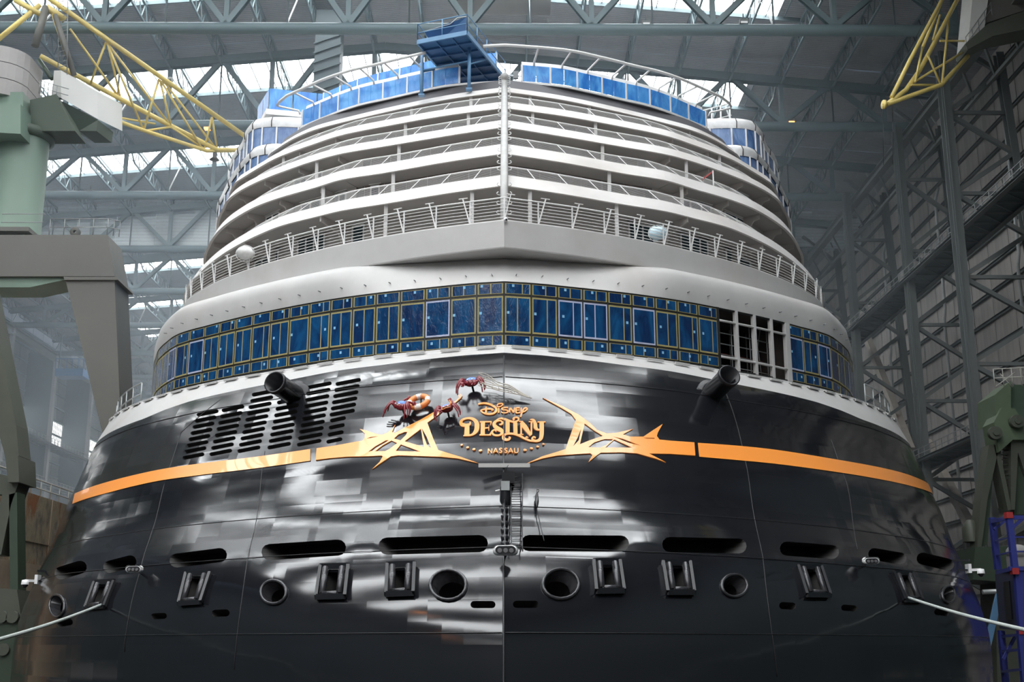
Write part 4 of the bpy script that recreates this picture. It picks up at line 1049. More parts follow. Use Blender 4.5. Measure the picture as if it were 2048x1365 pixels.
# bare white frames of the unfinished right side
for k in range(9):
    s = .6 + k * 1.5; mb = MB(); mb.beam(cT.p(s, HG + 1.2), cT.p(s, HG + 2.5), .14, .14); mb.build('frame_post', 'rail', ship)
for H in (HG + 1.75, HG + 2.3):
    mb = MB(); mb.path([cT.p(s, H) for s in span(.6, 12.6, 12)], .05, 6); mb.build('frame_rail', 'rail', ship)
mb = MB(); 
for k in range(6): mb.beam(cT.p(7.5 + k * 1.1, HG + 1.2, -.8), cT.p(8.2 + k * 1.1, HG + 2.3, -1.2), .08, .08)
mb.build('frame_brace', 'rail', ship)
mb = MB(); mb.path([cT.p(s, HG + 3.2, -1) for s in (.2, 3.5, 6.2)], .05, 6); 
for s in (.2, 3.5, 6.2): mb.tube(cT.p(s, HG + 1.2, -1), cT.p(s, HG + 3.6, -1), .04, 6)
mb.build('guard_frame', 'rail', ship)

# rounded glazed side houses (wrapped pods) stepping down both sides
def side_house(sg, pl, H0_, H1_, label):
    pl = catmull(pl, 5); pl = [(-sg * x if sg > 0 else x, d) for x, d in pl]
    def ring(H, o=0):
        r = []
        for i, (x, d) in enumerate(pl):
            a = pl[max(i - 1, 0)]; b = pl[min(i + 1, len(pl) - 1)]; tx, td = b[0] - a[0], b[1] - a[1]; l = math.hypot(tx, td) or 1
            nx, nd = (td / l * sg, -tx / l * sg); r.append(Vector((x + nx * o, d + nd * o, H)))
        return r
    mb = MB(); mb.loft([ring(H0_ - 1.5, 0), ring(H0_, .05)]); mb.loft([ring(H1_ - 1.0, .05), ring(H1_ - .6, .12), ring(H1_ - .25, -.1), ring(H1_, -.6), ring(H1_ + .05, -1.5)]); mb.build('side_house_shell', 'pod', ship, label=label)
    lo, hi = ring(H0_, 0), ring(H1_ - 1.0, 0); lo2, hi2 = ring(H0_, .05), ring(H1_ - 1.0, .05)
    idx = list(range(0, len(pl), 3))
    for a, b in zip(idx[:-1], idx[1:]):
        mb = MB(); mb.loft([[lo[i] for i in range(a, b + 1)], [hi[i] for i in range(a, b + 1)]]); mb.build('side_pane', 'film_side', ship)
        mb = MB(); mb.beam(lo2[a], hi2[a], .1, .08); mb.build('side_mullion', 'pod', ship)
    for a in range(2, len(pl) - 2, 5):
        m_ = MB(); m_.path([ring(H1_ - 1.0, .08)[a], ring(H1_ - .6, .14)[a], ring(H1_ - .25, -.08)[a], ring(H1_ + .02, -.6)[a]], .03, 5); m_.build('shell_seam', 'black', ship)
for sg in (-1, 1):
    side_house(sg, [(-12.2, 73.6), (-14.6, 73.3), (-16.2, 73.5), (-17.1, 74.5), (-18, 76.9), (-19.2, 79.4), (-20.5, 84), (-21.5, 92), (-22, 105), (-22, 125)], 30.6, 34.1, 'upper glazed side house wrapped in film')
    side_house(sg, [(-13.0, 71.2), (-14.6, 70.8), (-15.8, 71.2), (-16.7, 72.5), (-18, 75.0), (-19.5, 78.6), (-20.8, 82.4), (-21.8, 90), (-22.2, 105), (-22.2, 125)], 24.0, 31.1, 'lower glazed side house wrapped in film')
for sg in (-1, 1):
    if sg < 0:
        cx = [(-17.6, 79), (-16.2, 76.0), (-9.8, 77.5)]
        for (x0, y0), (x1, y1), n in ((cx[0], cx[1], 2), (cx[1], cx[2], 4)):
            for k in range(n):
                p = Vector((x0 + (x1 - x0) * (k + .03) / n, y0 + (y1 - y0) * (k + .03) / n, 35.7)); q = Vector((x0 + (x1 - x0) * (k + .97) / n, y0 + (y1 - y0) * (k + .97) / n, 35.7))
                m2 = MB(); m2.prism([p, q, q + Vector((0, 0, 1.5)), p + Vector((0, 0, 1.5))], (0, .04, 0)); m2.build('balustrade_pane', 'film', ship)
        mb = MB(); mb.prism([Vector((-17.7, 79.2, 35.2)), Vector((-16.3, 75.8, 35.2)), Vector((-9.6, 77.3, 35.2)), Vector((-9.6, 81, 35.2))], (0, 0, .4)); mb.build('side_terrace', 'rail', ship)
        mb = MB()
        for x in (-15.4, -12.8, -10.4): mb.beam((x, 77.8, 33), (x, 77.8, 35.3), .2, .2)
        mb.build('terrace_frame', 'rail', ship)
    else:
        mb = MB()
        for k in range(5): mb.tube((15.5 - k * .55, 76 + k * .4, 33.9), (15.5 - k * .55, 76 + k * .4, 36.2), .06, 6)
        mb.path([(15.6, 76, 36.2), (13.2, 77.7, 36.2)], .05, 6); mb.path([(15.6, 76, 35.3), (13.2, 77.7, 35.3)], .04, 6); mb.build('guard_frame', 'rail', ship)
# inner ship core so nothing is hollow
mb = MB(); mb.box((-14, 76, 10), (14, 150, 31)); mb.box((-17.5, 84, 10.5), (17.5, 150, 33)); mb.build('upper_works', 'white', ship)
# walkway guard rails at both sides
for sg in (-1, 1):
    mb = MB(); pr = []
    for t in span(22.5, 31, 14): p = hull_P(sg * t, 11.0); pr.append(Vector((p.x * .985, p.y + .2, 0)))
    for h in (11.6, 12.15): mb.path([p + Vector((0, 0, h)) for p in pr], .035, 6)
    for p in pr[::2]: mb.tube(p + Vector((0, 0, 11)), p + Vector((0, 0, 12.15)), .035, 6)
    mb.build('walkway_railing', 'galv', ship)
# ------------------------------------------------------------------ the building hall
M['water'] = mat('dock_water', (0.01, 0.014, 0.014), 0.06)
M['duct'] = mat('duct', (0.22, 0.215, 0.21), 0.6, var=0.1, scale=0.5)
M['prop_beige'] = mat('beige_prop', (0.34, 0.31, 0.27), 0.6, var=0.15, scale=1, dirt=(0.2, 0.16, 0.12), dirt_amt=0.5)
M['galv_dull'] = mat('dull_galvanised', (0.24, 0.25, 0.25), 0.5, metal=0.2)
def _hz():
    m = bpy.data.materials.new('haze'); m.use_nodes = True; N = m.node_tree.nodes; L = m.node_tree.links; N.remove(N['Principled BSDF'])
    v = N.new('ShaderNodeVolumeScatter'); v.inputs['Color'].default_value = (0.74, 0.88, 1.0, 1); v.inputs['Density'].default_value = HAZE; v.inputs['Anisotropy'].default_value = 0.0
    L.new(v.outputs[0], N['Material Output'].inputs['Volume']); M['haze'] = m
HAZE = 0.0034
_hz()
XL, XR, DN, DF, FZ = -84.0, 47.0, -100.0, 262.0, -3.0
HC, RX = 50.0, -12.0                     # underside of trusses, ridge position
def roofH(x): return 60.2 - 0.085 * abs(x - RX)
TD = [91.0 + 19.3 * k for k in range(-9, 9)]
fl = thing('floor', kind='structure')
mb = MB(); mb.box((XL, DN, FZ - 1), (-26, DF, FZ)); mb.box((26, DN, FZ - 1), (XR, DF, FZ)); mb.box((-26, DN, FZ - 1), (26, 14, FZ)); mb.build('quay', 'floor', fl)
mb = MB(); mb.box((-26, 14, FZ - 5), (26, DF, FZ - 4.9)); mb.build('dock_water', 'water', fl) if 'water' in M else None
ceil = thing('ceiling', kind='structure')
wr = thing('wall_right', kind='structure'); wl = thing('wall_left', kind='structure'); wb = thing('wall_back', kind='structure'); wf = thing('wall_front', kind='structure')
XS = 5.1; cols = [x for x in np.arange(-81.6, 46, XS)]
# roof sheets and daylight panels, one per bay cell, sharing meshes
def cellmesh(nm, d0, d1, mt, side, th=.12):
    mb = MB(); h = XS / 2 + .03; dz = .085 * h * (1 if side < 0 else -1)
    mb.add([(-h, d0, -dz), (h, d0, dz), (h, d1, dz), (-h, d1, -dz), (-h, d0, -dz + th), (h, d0, dz + th), (h, d1, dz + th), (-h, d1, -dz + th)],
           [(0, 3, 2, 1), (4, 5, 6, 7), (0, 1, 5, 4), (1, 2, 6, 5), (2, 3, 7, 6), (3, 0, 4, 7)]); return mesh_of(mb, nm, mt)
LIT0, LIT1, SK0, SK1 = -64.0, 28.0, 3.0, 10.2
meR = {s: cellmesh('roof_panel', SK1, 19.28, 'roof_sheet', s) for s in (-1, 1)}
meR2 = {s: cellmesh('roof_panel', 0, SK0, 'roof_sheet', s) for s in (-1, 1)}
meD = {s: cellmesh('roof_panel', SK0, SK1, 'roof_sheet', s) for s in (-1, 1)}
meS = {s: cellmesh('skylight_pane', SK0, SK1, 'sky_panel', s, .05) for s in (-1, 1)}
far = MB()
for D in TD:
    for x in cols:
        xc = x + XS / 2; sd = -1 if xc < RX else 1; z = roofH(xc)
        inst('roof_panel', meR[sd], ceil, (xc, D, z)); lit = LIT0 < xc < LIT1
        inst('skylight_pane' if lit else 'roof_panel', (meS if lit else meD)[sd], ceil, (xc, D, z))
    zl, zr, zm = roofH(cols[0]), roofH(cols[-1] + XS), roofH(RX); m2 = MB(); x0, x1 = cols[0], cols[-1] + XS
    for d0, d1 in ((0, SK0),): 
        m2.add([(x0, D + d0, zl), (RX, D + d0, zm), (RX, D + d1, zm), (x0, D + d1, zl), (x1, D + d0, zr), (x1, D + d1, zr)], [(0, 1, 2, 3), (1, 4, 5, 2)])
    m2.build('gutter_strip', 'roof_sheet', ceil)
# glazing bars
bar = unit_beam('glazing_bar', 'teal'); bI = unit_beam('steel_member', 'teal', 'I'); bT = unit_beam('steel_tube', 'teal', 'tube'); bD = unit_beam('steel_member', 'teal_dark')
for D in TD[7:]:
    m2 = MB()
    for x in np.arange(LIT0, LIT1, 1.7):
        z = roofH(x); m2.box((x - .04, D + SK0, z - .15), (x + .04, D + SK1, z - .02))
    for dd in (SK0, SK1):
        m2.beam((LIT0, D + dd, roofH(LIT0) - .2), (RX, D + dd, roofH(RX) - .2), .2, .4); m2.beam((RX, D + dd, roofH(RX) - .2), (LIT1, D + dd, roofH(LIT1) - .2), .2, .4)
    m2.build('glazing_bars', 'teal', ceil, kind='stuff')
# trusses: chords, verticals, diagonals
NX = [7.3 + 10.2 * k for k in range(-9, 4)]
tname = ['truss nearest above the ship', 'second truss over the ship']
ti = 0
for j, D in enumerate(TD):
    if D < 60 and j % 2: continue
    T = thing('roof_truss', 'teal steel roof truss spanning the hall, one of a receding row', 'roof truss', (-20, D, HC), 'roof trusses over the hall', 'structure')
    T['kind'] = 'structure'
    member('bottom_chord', bT, T, (XL + 4, D, HC), (XR - 6, D, HC), 1.0)
    zt = 57.6
    member('top_chord', bI, T, (XL + 4, D, roofH(XL) - 1.7), (RX, D, roofH(RX) - 1.7), .8); member('top_chord', bI, T, (RX, D, roofH(RX) - 1.7), (XR - 4, D, roofH(XR) - 1.7), .8)
    if D < 60: continue
    for x in NX:
        if x < XL + 5: continue
        zt = roofH(x) - 1.7
        member('vertical', bI, T, (x, D, HC), (x, D, zt), .42)
        for sx in (-5.1, 5.1):
            if XL + 3 < x + sx < XR - 4: member('diagonal', bI, T, (x, D, HC + .3), (x + sx, D, roofH(x + sx) - 1.7), .48)
        if D < 180:
            for sx in (-5.1, 5.1):
                if XL + 3 < x + sx < XR - 4: member('hanger', bD, T, (x + sx, D, HC), (x + sx, D, roofH(x + sx) - 1.7), .14)
# lattice purlins between the trusses
PUR = MB(); n = 8
PUR.beam((0, 0, 0), (0, 19.3, 0), .22, .3); PUR.beam((0, 3, -1.9), (0, 19.3, -1.9), .18, .2); PUR.beam((0, 0, 0), (0, 3, -1.9), .16, .16)
for k in range(n):
    y0 = 3 + 16.3 * k / n; y1 = 3 + 16.3 * (k + .5) / n; y2 = 3 + 16.3 * (k + 1) / n
    PUR.beam((0, y0, -1.9), (0, y1, 0), .09, .09); PUR.beam((0, y1, 0), (0, y2, -1.9), .09, .09)
PURM = mesh_of(PUR, 'lattice_purlin', 'teal')
for D in TD[8:]:
    for x in np.arange(NX[0], XR - 4, 5.1): inst('lattice_purlin', PURM, ceil, (x, D, roofH(x) - .35))
# knee braces from bottom chord to purlins seen as bright Vs near the daylight strips
KB = MB(); KB.beam((0, 0, 0), (0, 4.5, 5.2), .12, .12); KB.beam((0, 4.5, 5.2), (0, 6.2, 7.6), .1, .1); KBM = mesh_of(KB, 'knee_brace', 'galv')
for D in TD[9:17]:
    for x in NX[::2]:
        inst('knee_brace', KBM, ceil, (x + 5.1, D, HC + .4))
# hanging partition of profiled sheet
CP = thing('partition_wall', kind='structure')
CPD = TD[12] + .8
for x in cols:
    z1 = roofH(x + 2.5); mb = MB(); mb.box((x + .02, CPD, HC + .3), (x + XS - .02, CPD + .15, z1 - .2)); mb.build('sheet_panel', 'curtain_sheet', CP)
# end and side walls
mb = MB(); mb.box((XL, DF, FZ), (XR, DF + .4, 60)); mb.build('gable_sheet', 'wall_panel', wf)
mb = MB(); mb.box((XL, DN - .4, FZ), (XR, DN, 60)); mb.build('gable_sheet', 'wall_panel', wb)
for x in np.arange(-75, -20, 11.5):
    m2 = MB(); m2.box((x, DN + .02, 26), (x + 7.5, DN + .1, 34)); m2.build('door_window', 'window_panel', wb)
# right wall panels: near ones singly, the rest joined
mb = MB(); mb.box((0, .06, .06), (.14, 4.74, 2.5)); PM = mesh_of(mb, 'wall_panel', 'wall_panel')
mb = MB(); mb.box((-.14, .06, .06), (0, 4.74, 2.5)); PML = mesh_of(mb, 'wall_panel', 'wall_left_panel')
rest = MB(); cnt = 0
for a in range(40):
    d = 72 + a * 4.825
    for b in range(24):
        h = -3 + b * 2.56; p = (XR, d, h)
        if d < 150 and 4 < h < 52 and cnt < 300: inst('wall_panel', PM, wr, p); cnt += 1
        else: rest.box((XR, d + .06, h + .06), (XR + .14, d + 4.74, h + 2.5))
rest.build('wall_panels', 'wall_panel', wr, kind='stuff')
mb = MB(); mb.box((XR + .2, DN, FZ), (XR + .6, DF, 60)); mb.box((XR, DN, FZ), (XR + .3, 72, 60)); mb.build('wall_sheet', 'teal_dark', wr)
gI = unit_beam('girt', 'col_steel', 'I')
for b in range(24): member('girt', gI, wr, (XR - .12, 60, -3 + b * 2.56), (XR - .12, DF, -3 + b * 2.56), .32)
# left wall
rest = MB(); wnd = MB(); cnt = 0
for a in range(36):
    d = 92 + a * 4.825
    for b in range(24):
        h = -3 + b * 2.56
        k = (d - 91) / 19.3
        if 34 < h < 38 and .55 < k - int(k) < .9: wnd.box((XL - .1, d + .06, h + .06), (XL, d + 4.74, h + 2.5)); continue
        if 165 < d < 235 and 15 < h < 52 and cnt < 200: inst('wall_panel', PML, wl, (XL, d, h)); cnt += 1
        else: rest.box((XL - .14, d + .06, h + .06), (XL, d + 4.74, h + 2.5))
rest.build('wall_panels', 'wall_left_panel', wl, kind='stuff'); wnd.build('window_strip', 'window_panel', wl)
mb = MB(); mb.box((XL - .6, DN, FZ), (XL - .2, DF, 60)); mb.box((XL - .3, DN, FZ), (XL, 92, 60)); mb.build('wall_sheet', 'teal_dark', wl)
gL = unit_beam('girt', 'teal', 'I')
for b in range(24): member('girt', gL, wl, (XL + .15, 90, -3 + b * 2.56), (XL + .15, DF, -3 + b * 2.56), .34)
# window bars
m2 = MB()
for d in np.arange(92, 255, .8): m2.box((XL + .02, d, 35), (XL + .1, d + .1, 41))
m2.build('window_bars', 'teal', wl, kind='stuff')

# lattice columns and catwalks of the right wall
cI = unit_beam('column_chord', 'col_steel', 'I'); cB = unit_beam('column_brace', 'col_steel')
ordn = ['nearest', 'second', 'third', 'fourth', 'fifth', 'sixth', 'seventh']
def lattice_column(xi, xo, d, z1, i, wallname):
    C_ = thing('lattice_column', '%s lattice column from the camera along the %s wall' % (ordn[i], wallname), 'column', (xi, d, FZ))
    sg = 1 if xo > xi else -1; xm = xi + (xo - xi) * .72
    member('inner_chord', cI, C_, (xi, d, FZ), (xi, d, z1), .8, .9)
    member('outer_chord', cI, C_, (xo + sg * .5, d, FZ), (xm, d, z1), .65, .8)
    z = FZ + 3; k = 0
    def xo_(zz): return xo + sg * .5 + (xm - xo - sg * .5) * (zz - FZ) / (z1 - FZ)
    while z < z1 - 1:
        a, b = (xi, xo_(z + 3.7)) if k % 2 == 0 else (xo_(z), xi)
        member('brace', cB, C_, (a, d, z), (b, d, z + 3.7), .36)
        if k % 2 == 0: member('strut', cB, C_, (xi, d, z), (xo_(z), d, z), .3)
        z += 3.7; k += 1
    member('front_rib', cB, C_, (xi - sg * .2, d - .5, FZ), (xi - sg * .2, d - .5, z1), .10)
    return C_
for i, d in enumerate([95.0, 110.3, 128.5, 148.5, 168, 187]): lattice_column(39.0 if i else 38.0, 45.0, d, HC, i, 'right')
# left wall posts: broad box columns
for i, d in enumerate([187.4, 206.7, 226, 168.1]):
    C_ = thing('wall_column', '%s pale edged column of the far left wall' % ['first', 'second', 'third', 'hidden'][i], 'column', (XL + 3, d, FZ))
    member('web_plate', unit_beam('web_plate', 'teal_dark'), C_, (XL + 2.4, d, FZ), (XL + 2.4, d, HC), 4.6, .5); member('flange', unit_beam('flange', 'galv_dull'), C_, (XL + 5.0, d, FZ), (XL + 5.0, d, HC), .5, 1.0)
def catwalk(name, label, xi, xo, H, d0, d1, sp=2.4, rail_side=-1):
    W_ = thing(name, label, 'walkway', ((xi + xo) / 2, d0, H))
    for x in (xi, xo): member('edge_beam', cI, W_, (x, d0, H), (x, d1, H), .5, .3)
    mb = MB(); mb.box((xi, d0, H + .1), (xo, d1, H + .16)); mb.build('grating', 'teal_dark', W_)
    mb = MB(); d = d0
    while d < d1: mb.beam((xi, d, H), (xo, d, H), .12, .15); mb.beam((xi, d, H), (xo, d + sp, H), .08, .08); d += sp
    mb.build('cross_bracing', 'col_steel', W_)
    for x in (xi, xo):
        mb = MB()
        for h in (.6, 1.1): mb.beam((x, d0, H + h), (x, d1, H + h), .06, .06)
        d = d0
        while d < d1: mb.beam((x, d, H), (x, d, H + 1.1), .07, .07); d += sp / 1.6
        mb.build('handrail', 'galv_dull', W_)
    return W_
M['galv_dull'] = mat('dull_galvanised', (0.24, 0.25, 0.25), 0.5, metal=0.2)
catwalk('catwalk', 'long steel catwalk high on the right wall', 38.6, 41.4, 34.0, 70, 190)
catwalk('catwalk', 'lower steel catwalk on the right wall behind the green crane', 38.6, 41.4, 16.6, 70, 190)
catwalk('catwalk', 'catwalk under the bright windows of the far left wall', XL + 3.5, XL + 6, 33.5, 150, 250)
catwalk('catwalk', 'lower catwalk of the far left wall', XL + 3.5, XL + 6, 26.5, 150, 250)
# crane rail girder under the truss ends
rg = thing('crane_rail', 'long crane runway girder running under the eaves along the right wall', 'girder', (40, 70, 48))
member('runway_girder', cI, rg, (40, 60, 49), (40, DF, 49), .8, .9)
for d in np.arange(62, 250, 4.8): member('lattice_web', cB, rg, (40, d, 48.8), (41.8, d + 2.4, 47), .2)
member('lower_chord', cB, rg, (41.8, 60, 47), (41.8, DF, 47), .3)
rg = thing('crane_rail', 'long crane runway girder running under the eaves along the left wall', 'girder', (-79, 90, 48))
member('runway_girder', cI, rg, (-79, 90, 49), (-79, DF, 49), .8, 1.2)
# pipes and slanting props on the right wall
for i, (d, x) in enumerate([(104.5, 46.2), (123, 46.2), (141, 46.2)]):
    P_ = MB(); P_.path([(x - .2, d - 4, 47), (x - .2, d - 2.8, 46), (x - .2, d - 2.8, 34), (x - .2, d - 2.3, 33), (x - .2, d - 2.3, FZ)], .17, 8)
    tag(P_.build('rain_pipe', 'galv'), '%s grey rain pipe down the right wall' % ['nearest', 'middle', 'farthest'][i], 'pipe')
for i, (d0, z0, d1, z1) in enumerate([(140, 38, 126, 20), (121, 20, 104, 3)]):
    P_ = MB(); P_.beam((43.2, d0, z0), (43.2, d1, z1), .9, .7, up=(1, 0, 0)); tag(P_.build('raking_prop', 'prop_beige'), ['upper', 'lower'][i] + ' slanting beige steel prop against the right wall', 'prop')
# sodium and white lamps under the trusses
def lamp(px, py, D, on, label):
    p = atD(px, py, D)
    L_ = thing('hall_lamp', label, 'lamp', tuple(p))
    mb = MB(); mb.box((p.x - .35, p.y - .3, p.z - .1), (p.x + .35, p.y + .3, p.z + .28)); mb.tube(p + Vector((0, 0, .28)), p + Vector((0, 0, .9)), .05, 6); mb.build('housing', 'col_steel', L_)
    mb = MB(); mb.box((p.x - .28, p.y - .34, p.z - .14), (p.x + .28, p.y + .2, p.z + .05)); mb.build('lamp_glass', 'lamp' if on else 'cam_white', L_)
for px, py, D, on, lb in [(305, 56, TD[9], 1, 'glowing orange lamp on the topmost beam left of the yellow jib'), (415, 257, TD[10], 1, 'glowing orange lamp just under the yellow jib tip'), (180, 386, TD[11], 1, 'glowing orange lamp on the beam right of the green tower'),
        (1582, 246, TD[10], 1, 'glowing orange lamp at right of the ship below the skylight'), (98, 585, TD[13], 1, 'orange lamp below the crane beam'), (293, 756, TD[16], 1, 'small orange lamp between crane leg and ship'),
        (505, 57, TD[9], 0, 'unlit lamp housing on the topmost beam at left'), (1096, 57, TD[9], 0, 'unlit lamp above the white top rail'), (1292, 50, TD[9], 0, 'unlit lamp housing on the topmost beam right of centre'), (1487, 47, TD[9], 0, 'unlit lamp housing at the right end of the skylight'), (706, 60, TD[9], 0, 'unlit lamp housing on the topmost beam above the blue panes')]:
    lamp(px, py, D, on, lb)
# sodium floodlights on the trusses of the hall behind the camera
for j, D in enumerate(TD):
    if D > 30: continue
    for k, x in enumerate((-66, -48, -30, -16, -2, 12, 24)):
        if (j + k) % 2: continue
        mb = MB(); mb.box((x - 1.0, D - .6, HC - .9), (x + 1.0, D + .6, HC - .45)); L_ = mb.build('floodlight', 'col_steel', ceil)
        mb = MB(); mb.box((x - .9, D - .5, HC - 1.0), (x + .9, D + .5, HC - .9)); mb.build('lamp_glass', 'lamp_far', ceil).parent = L_
# vertical service shaft hanging from the roof behind the ship
P_ = MB(); a = atD(662, 10, 104); P_.box((a.x - 1.2, 103, 42), (a.x + 1.2, 105, 58.6)); 
for k in range(13): P_.beam((a.x - 1.3, 102.9, 43 + k), (a.x + 1.3, 102.9, 44 + k), .15, .15)
tag(P_.build('service_shaft', 'teal_dark'), 'dark vertical service shaft hanging behind the ship left of the blue platform', 'shaft')
a = atD(1025, 20, 100); P_ = MB(); P_.smooth = True; P_.tube((a.x - 5, 100, a.z + 2), (a.x + 3.5, 100, a.z + 2), 2.2, 24)
tag(P_.build('air_duct', 'duct'), 'fat grey ventilation duct crossing the roof above the ship', 'duct')
# haze hanging in the hall air
hz = MB(); hz.box((XL + .5, 80.0, FZ + .05), (XR - 9.5, DF - .5, 58.0))
HZ = hz.build('haze', 'haze'); HZ['kind'] = 'stuff'; HZ['label'] = 'thin bluish haze filling the hall air under the roof'
# ------------------------------------------------------------------ fittings and things on the ship
M['rope_pale'] = mat('pale_cord', (0.45, 0.42, 0.36), 0.7)
M['bar_white'] = mat('bar_white', (0.55, 0.54, 0.52), 0.5)
M['wrap'] = mat('plastic_wrap', (0.7, 0.7, 0.68), 0.25, bump=0.8, var=.1, scale=5)
M['wrap_blue'] = mat('blue_plastic_wrap', (0.45, 0.6, 0.68), 0.25, bump=0.8, var=.1, scale=5)
def hp(px, py, o=0.0):
    t, H = hull_hit(px, py); return hull_off(t, H, o)
def hn(px, py): t, H = hull_hit(px, py); return hull_N(t, H)
def hframe(px, py):
    n = hn(px, py); up = (Vector((0, 0, 1)) - n * n.z).normalized(); return hp(px, py), up.cross(n).normalized() * 1.0, up, n
# exhaust stubs
for px, py, ax, lb in [(590, 792, (-.38, -1, .16), 'black exhaust pipe stub above the louvred vents at left'), (1424, 788, (.32, -1, .30), 'black exhaust pipe stub below the unglazed window bay')]:
    p = hp(px, py); a = Vector(ax).normalized(); tp = thing('exhaust_pipe', lb, 'pipe', tuple(p))
    mb = MB(); mb.lathe(p - a * .2, a, [(0, .40), (1.5, .40), (1.55, .43), (1.75, .43), (1.75, .37), (.6, .35), (.6, 0.001)], 24); mb.build('pipe_body', 'black', tp)
    mb = MB(); mb.lathe(p - a * .1, a, [(0, .62), (.12, .62), (.14, .40)], 24); mb.build('hull_flange', 'black', tp)
    mb = MB(); mb.beam(p + a * .5 + Vector((.35, 0, -.1)), p + a * 1.2 + Vector((.4, 0, -.05)), .08, .16); mb.build('lifting_lug', 'chrome_black', tp)

# lifebuoy
p, ex, ey, n = hframe(841, 816); lb = thing('lifebuoy', 'orange and white lifebuoy held up beside the leftmost crab', 'lifebuoy', tuple(p + n * .25))
R_, r_ = .335, .105; c = p + n * .25
for k in range(8):
    a0 = 2 * math.pi * (k * .25 / 1 if False else k / 8) + .25; wh = k % 2 == 0; sp = (.30 if wh else .485); st = a0 - sp / 2
    aa = [a0 - (.27 if wh else .515) + (.54 if wh else 1.03) * j / 6 for j in range(7)]
    rows = []
    for a in aa:
        d = ex * math.cos(a) + ey * math.sin(a); rr = r_ * (1.03 if wh else 1.0)
        rows.append([c + d * R_ + (d * math.cos(2 * math.pi * q / 12) + n * math.sin(2 * math.pi * q / 12)) * rr for q in range(12)])
    mb = MB(); mb.loft(rows, closed=True); mb.build('white_band' if wh else 'orange_segment', 'cam_white' if wh else 'buoy_orange', lb)
mb = MB(); mb.tube(p - n * .05, p + n * .2 + ey * .25, .03, 8); mb.build('wall_bracket', 'black', lb)

def crab(px, py, sc, tilt, lab, extra=None):
    p, ex, ey, n = hframe(px, py); c0_ = p + n * .28 * sc
    ct, st = math.cos(tilt), math.sin(tilt); ax, ay = ex * ct + ey * st, ey * ct - ex * st
    T = thing('crab', lab, 'crab figure', tuple(c0_))
    def W(x, y, z): return c0_ + (ax * x + ay * y + n * z) * sc
    rot = Matrix((ax, ay, n)).transposed()
    mb = MB(); mb.ell(W(0, 0, 0), .25 * sc, .19 * sc, .14 * sc, 18, 12, rot); 
    for k in range(7): mb.ell(W(-.2 + .067 * k, -.10 - .03 * math.cos((k - 3) * .5), .0), .035 * sc, .03 * sc, .05 * sc, 8, 6, rot)
    mb.build('body', 'crab_red', T)
    mb = MB(); mb.ell(W(0, .05, .06), .205 * sc, .135 * sc, .105 * sc, 16, 10, rot); mb.build('shell_patch', 'crab_blue', T)
    for s in (-1, 1):
        mb = MB(); mb.tube(W(s * .07, -.12, .10), W(s * .08, -.16, .2), .016 * sc, 6); mb.ell(W(s * .08, -.17, .22), .035 * sc, .035 * sc, .035 * sc, 8, 6); mb.build('eye', 'cam_white', T)
        for k in range(4):
            a = -.55 + k * .42; L1, L2, L3 = .20, .16, .12; dx, dy = math.cos(a) * s, -math.sin(a) * .9 - .1
            b = W(s * .17, -.04 + .05 * (1 - k), 0); m = W(s * .17 + dx * L1 * .8, -dy * .12 + .04 - .09 * k, .2); e = W(s * .19 + dx * (L1 + L2) * .85, -.10 - .11 * k, .06); f = W(s * .2 + dx * (L1 + L2) * .9, -.26 - .12 * k, -.1)
            mb = MB(); mb.path(catmull([tuple(b), tuple(m), tuple(e), tuple(f)], 4), [.042 * sc] * 4 + [.036 * sc] * 4 + [.024 * sc] * 4 + [.006 * sc], 8); mb.build('leg', 'crab_red', T)
        up = 1 if (extra == 'net' or s > 0) else -1
        b, m, e = W(s * .15, -.12, .03), W(s * .30, -.26, .2), W(s * .24, -.42, .22)
        if extra == 'buoy' and s > 0: m, e = W(.33, .0, .2), W(.46, .06, .12)
        if extra == 'buoy' and s < 0: m, e = W(-.0, .24, .1), W(.03, .40, .05)
        if extra == 'goggles' and s > 0: m, e = W(.24, .2, .15), W(.16, .42, .1)
        mb = MB(); mb.path(catmull([tuple(b), tuple(m), tuple(e)], 4), .04 * sc, 8); d = (e - m).normalized()
        side = d.cross(n).normalized()
        mb.ell(e + d * .05 * sc, .07 * sc, .06 * sc, .09 * sc, 10, 8); mb.path([e + d * .08 * sc + side * .04 * sc, e + d * .17 * sc + side * .06 * sc, e + d * .23 * sc + side * .01 * sc], [.035 * sc, .028 * sc, .005 * sc], 8); mb.path([e + d * .08 * sc - side * .04 * sc, e + d * .16 * sc - side * .05 * sc, e + d * .2 * sc - side * .01 * sc], [.022 * sc, .018 * sc, .004 * sc], 8)
        mb.build('claw', 'crab_red', T)
    if extra == 'goggles':
        mb = MB(); q = [W(-.16, -.16, .2), W(.17, -.06, .2), W(.16, -.26, .22), W(.04, -.30, .22), W(0, -.25, .22), W(-.04, -.31, .22), W(-.15, -.36, .22)]; mb.path(q, .022 * sc, 6, closed=True); mb.path([W(.17, -.06, .2), W(.19, .2, .12), W(.12, .42, .1)], .035 * sc, 6); g = mb.build('diving_mask', 'buoy_orange', T)
        mb = MB(); mb.add([v - n * .01 for v in q], [tuple(range(7))]); mb.build('mask_glass', 'lens', T)
    mb = MB(); mb.tube(W(0, 0, -.1), p - n * .05, .04 * sc, 8); mb.build('wall_bracket', 'black', T)
    return T
crab(808, 826, 1.0, -.25, 'red and blue crab sculpture clinging to the lifebuoy', 'buoy')
crab(897, 830, .88, .25, 'red and blue crab sculpture hanging from the orange spike with a diving mask', 'goggles')
crab(946, 779, 1.0, .12, 'red and blue crab sculpture highest on the hull with cords trailing right', 'net')
nt = thing('cord_net', 'pale twisted cords stretched right from the highest crab', 'cord', tuple(hp(1000, 785, .3)))
random.seed(9)
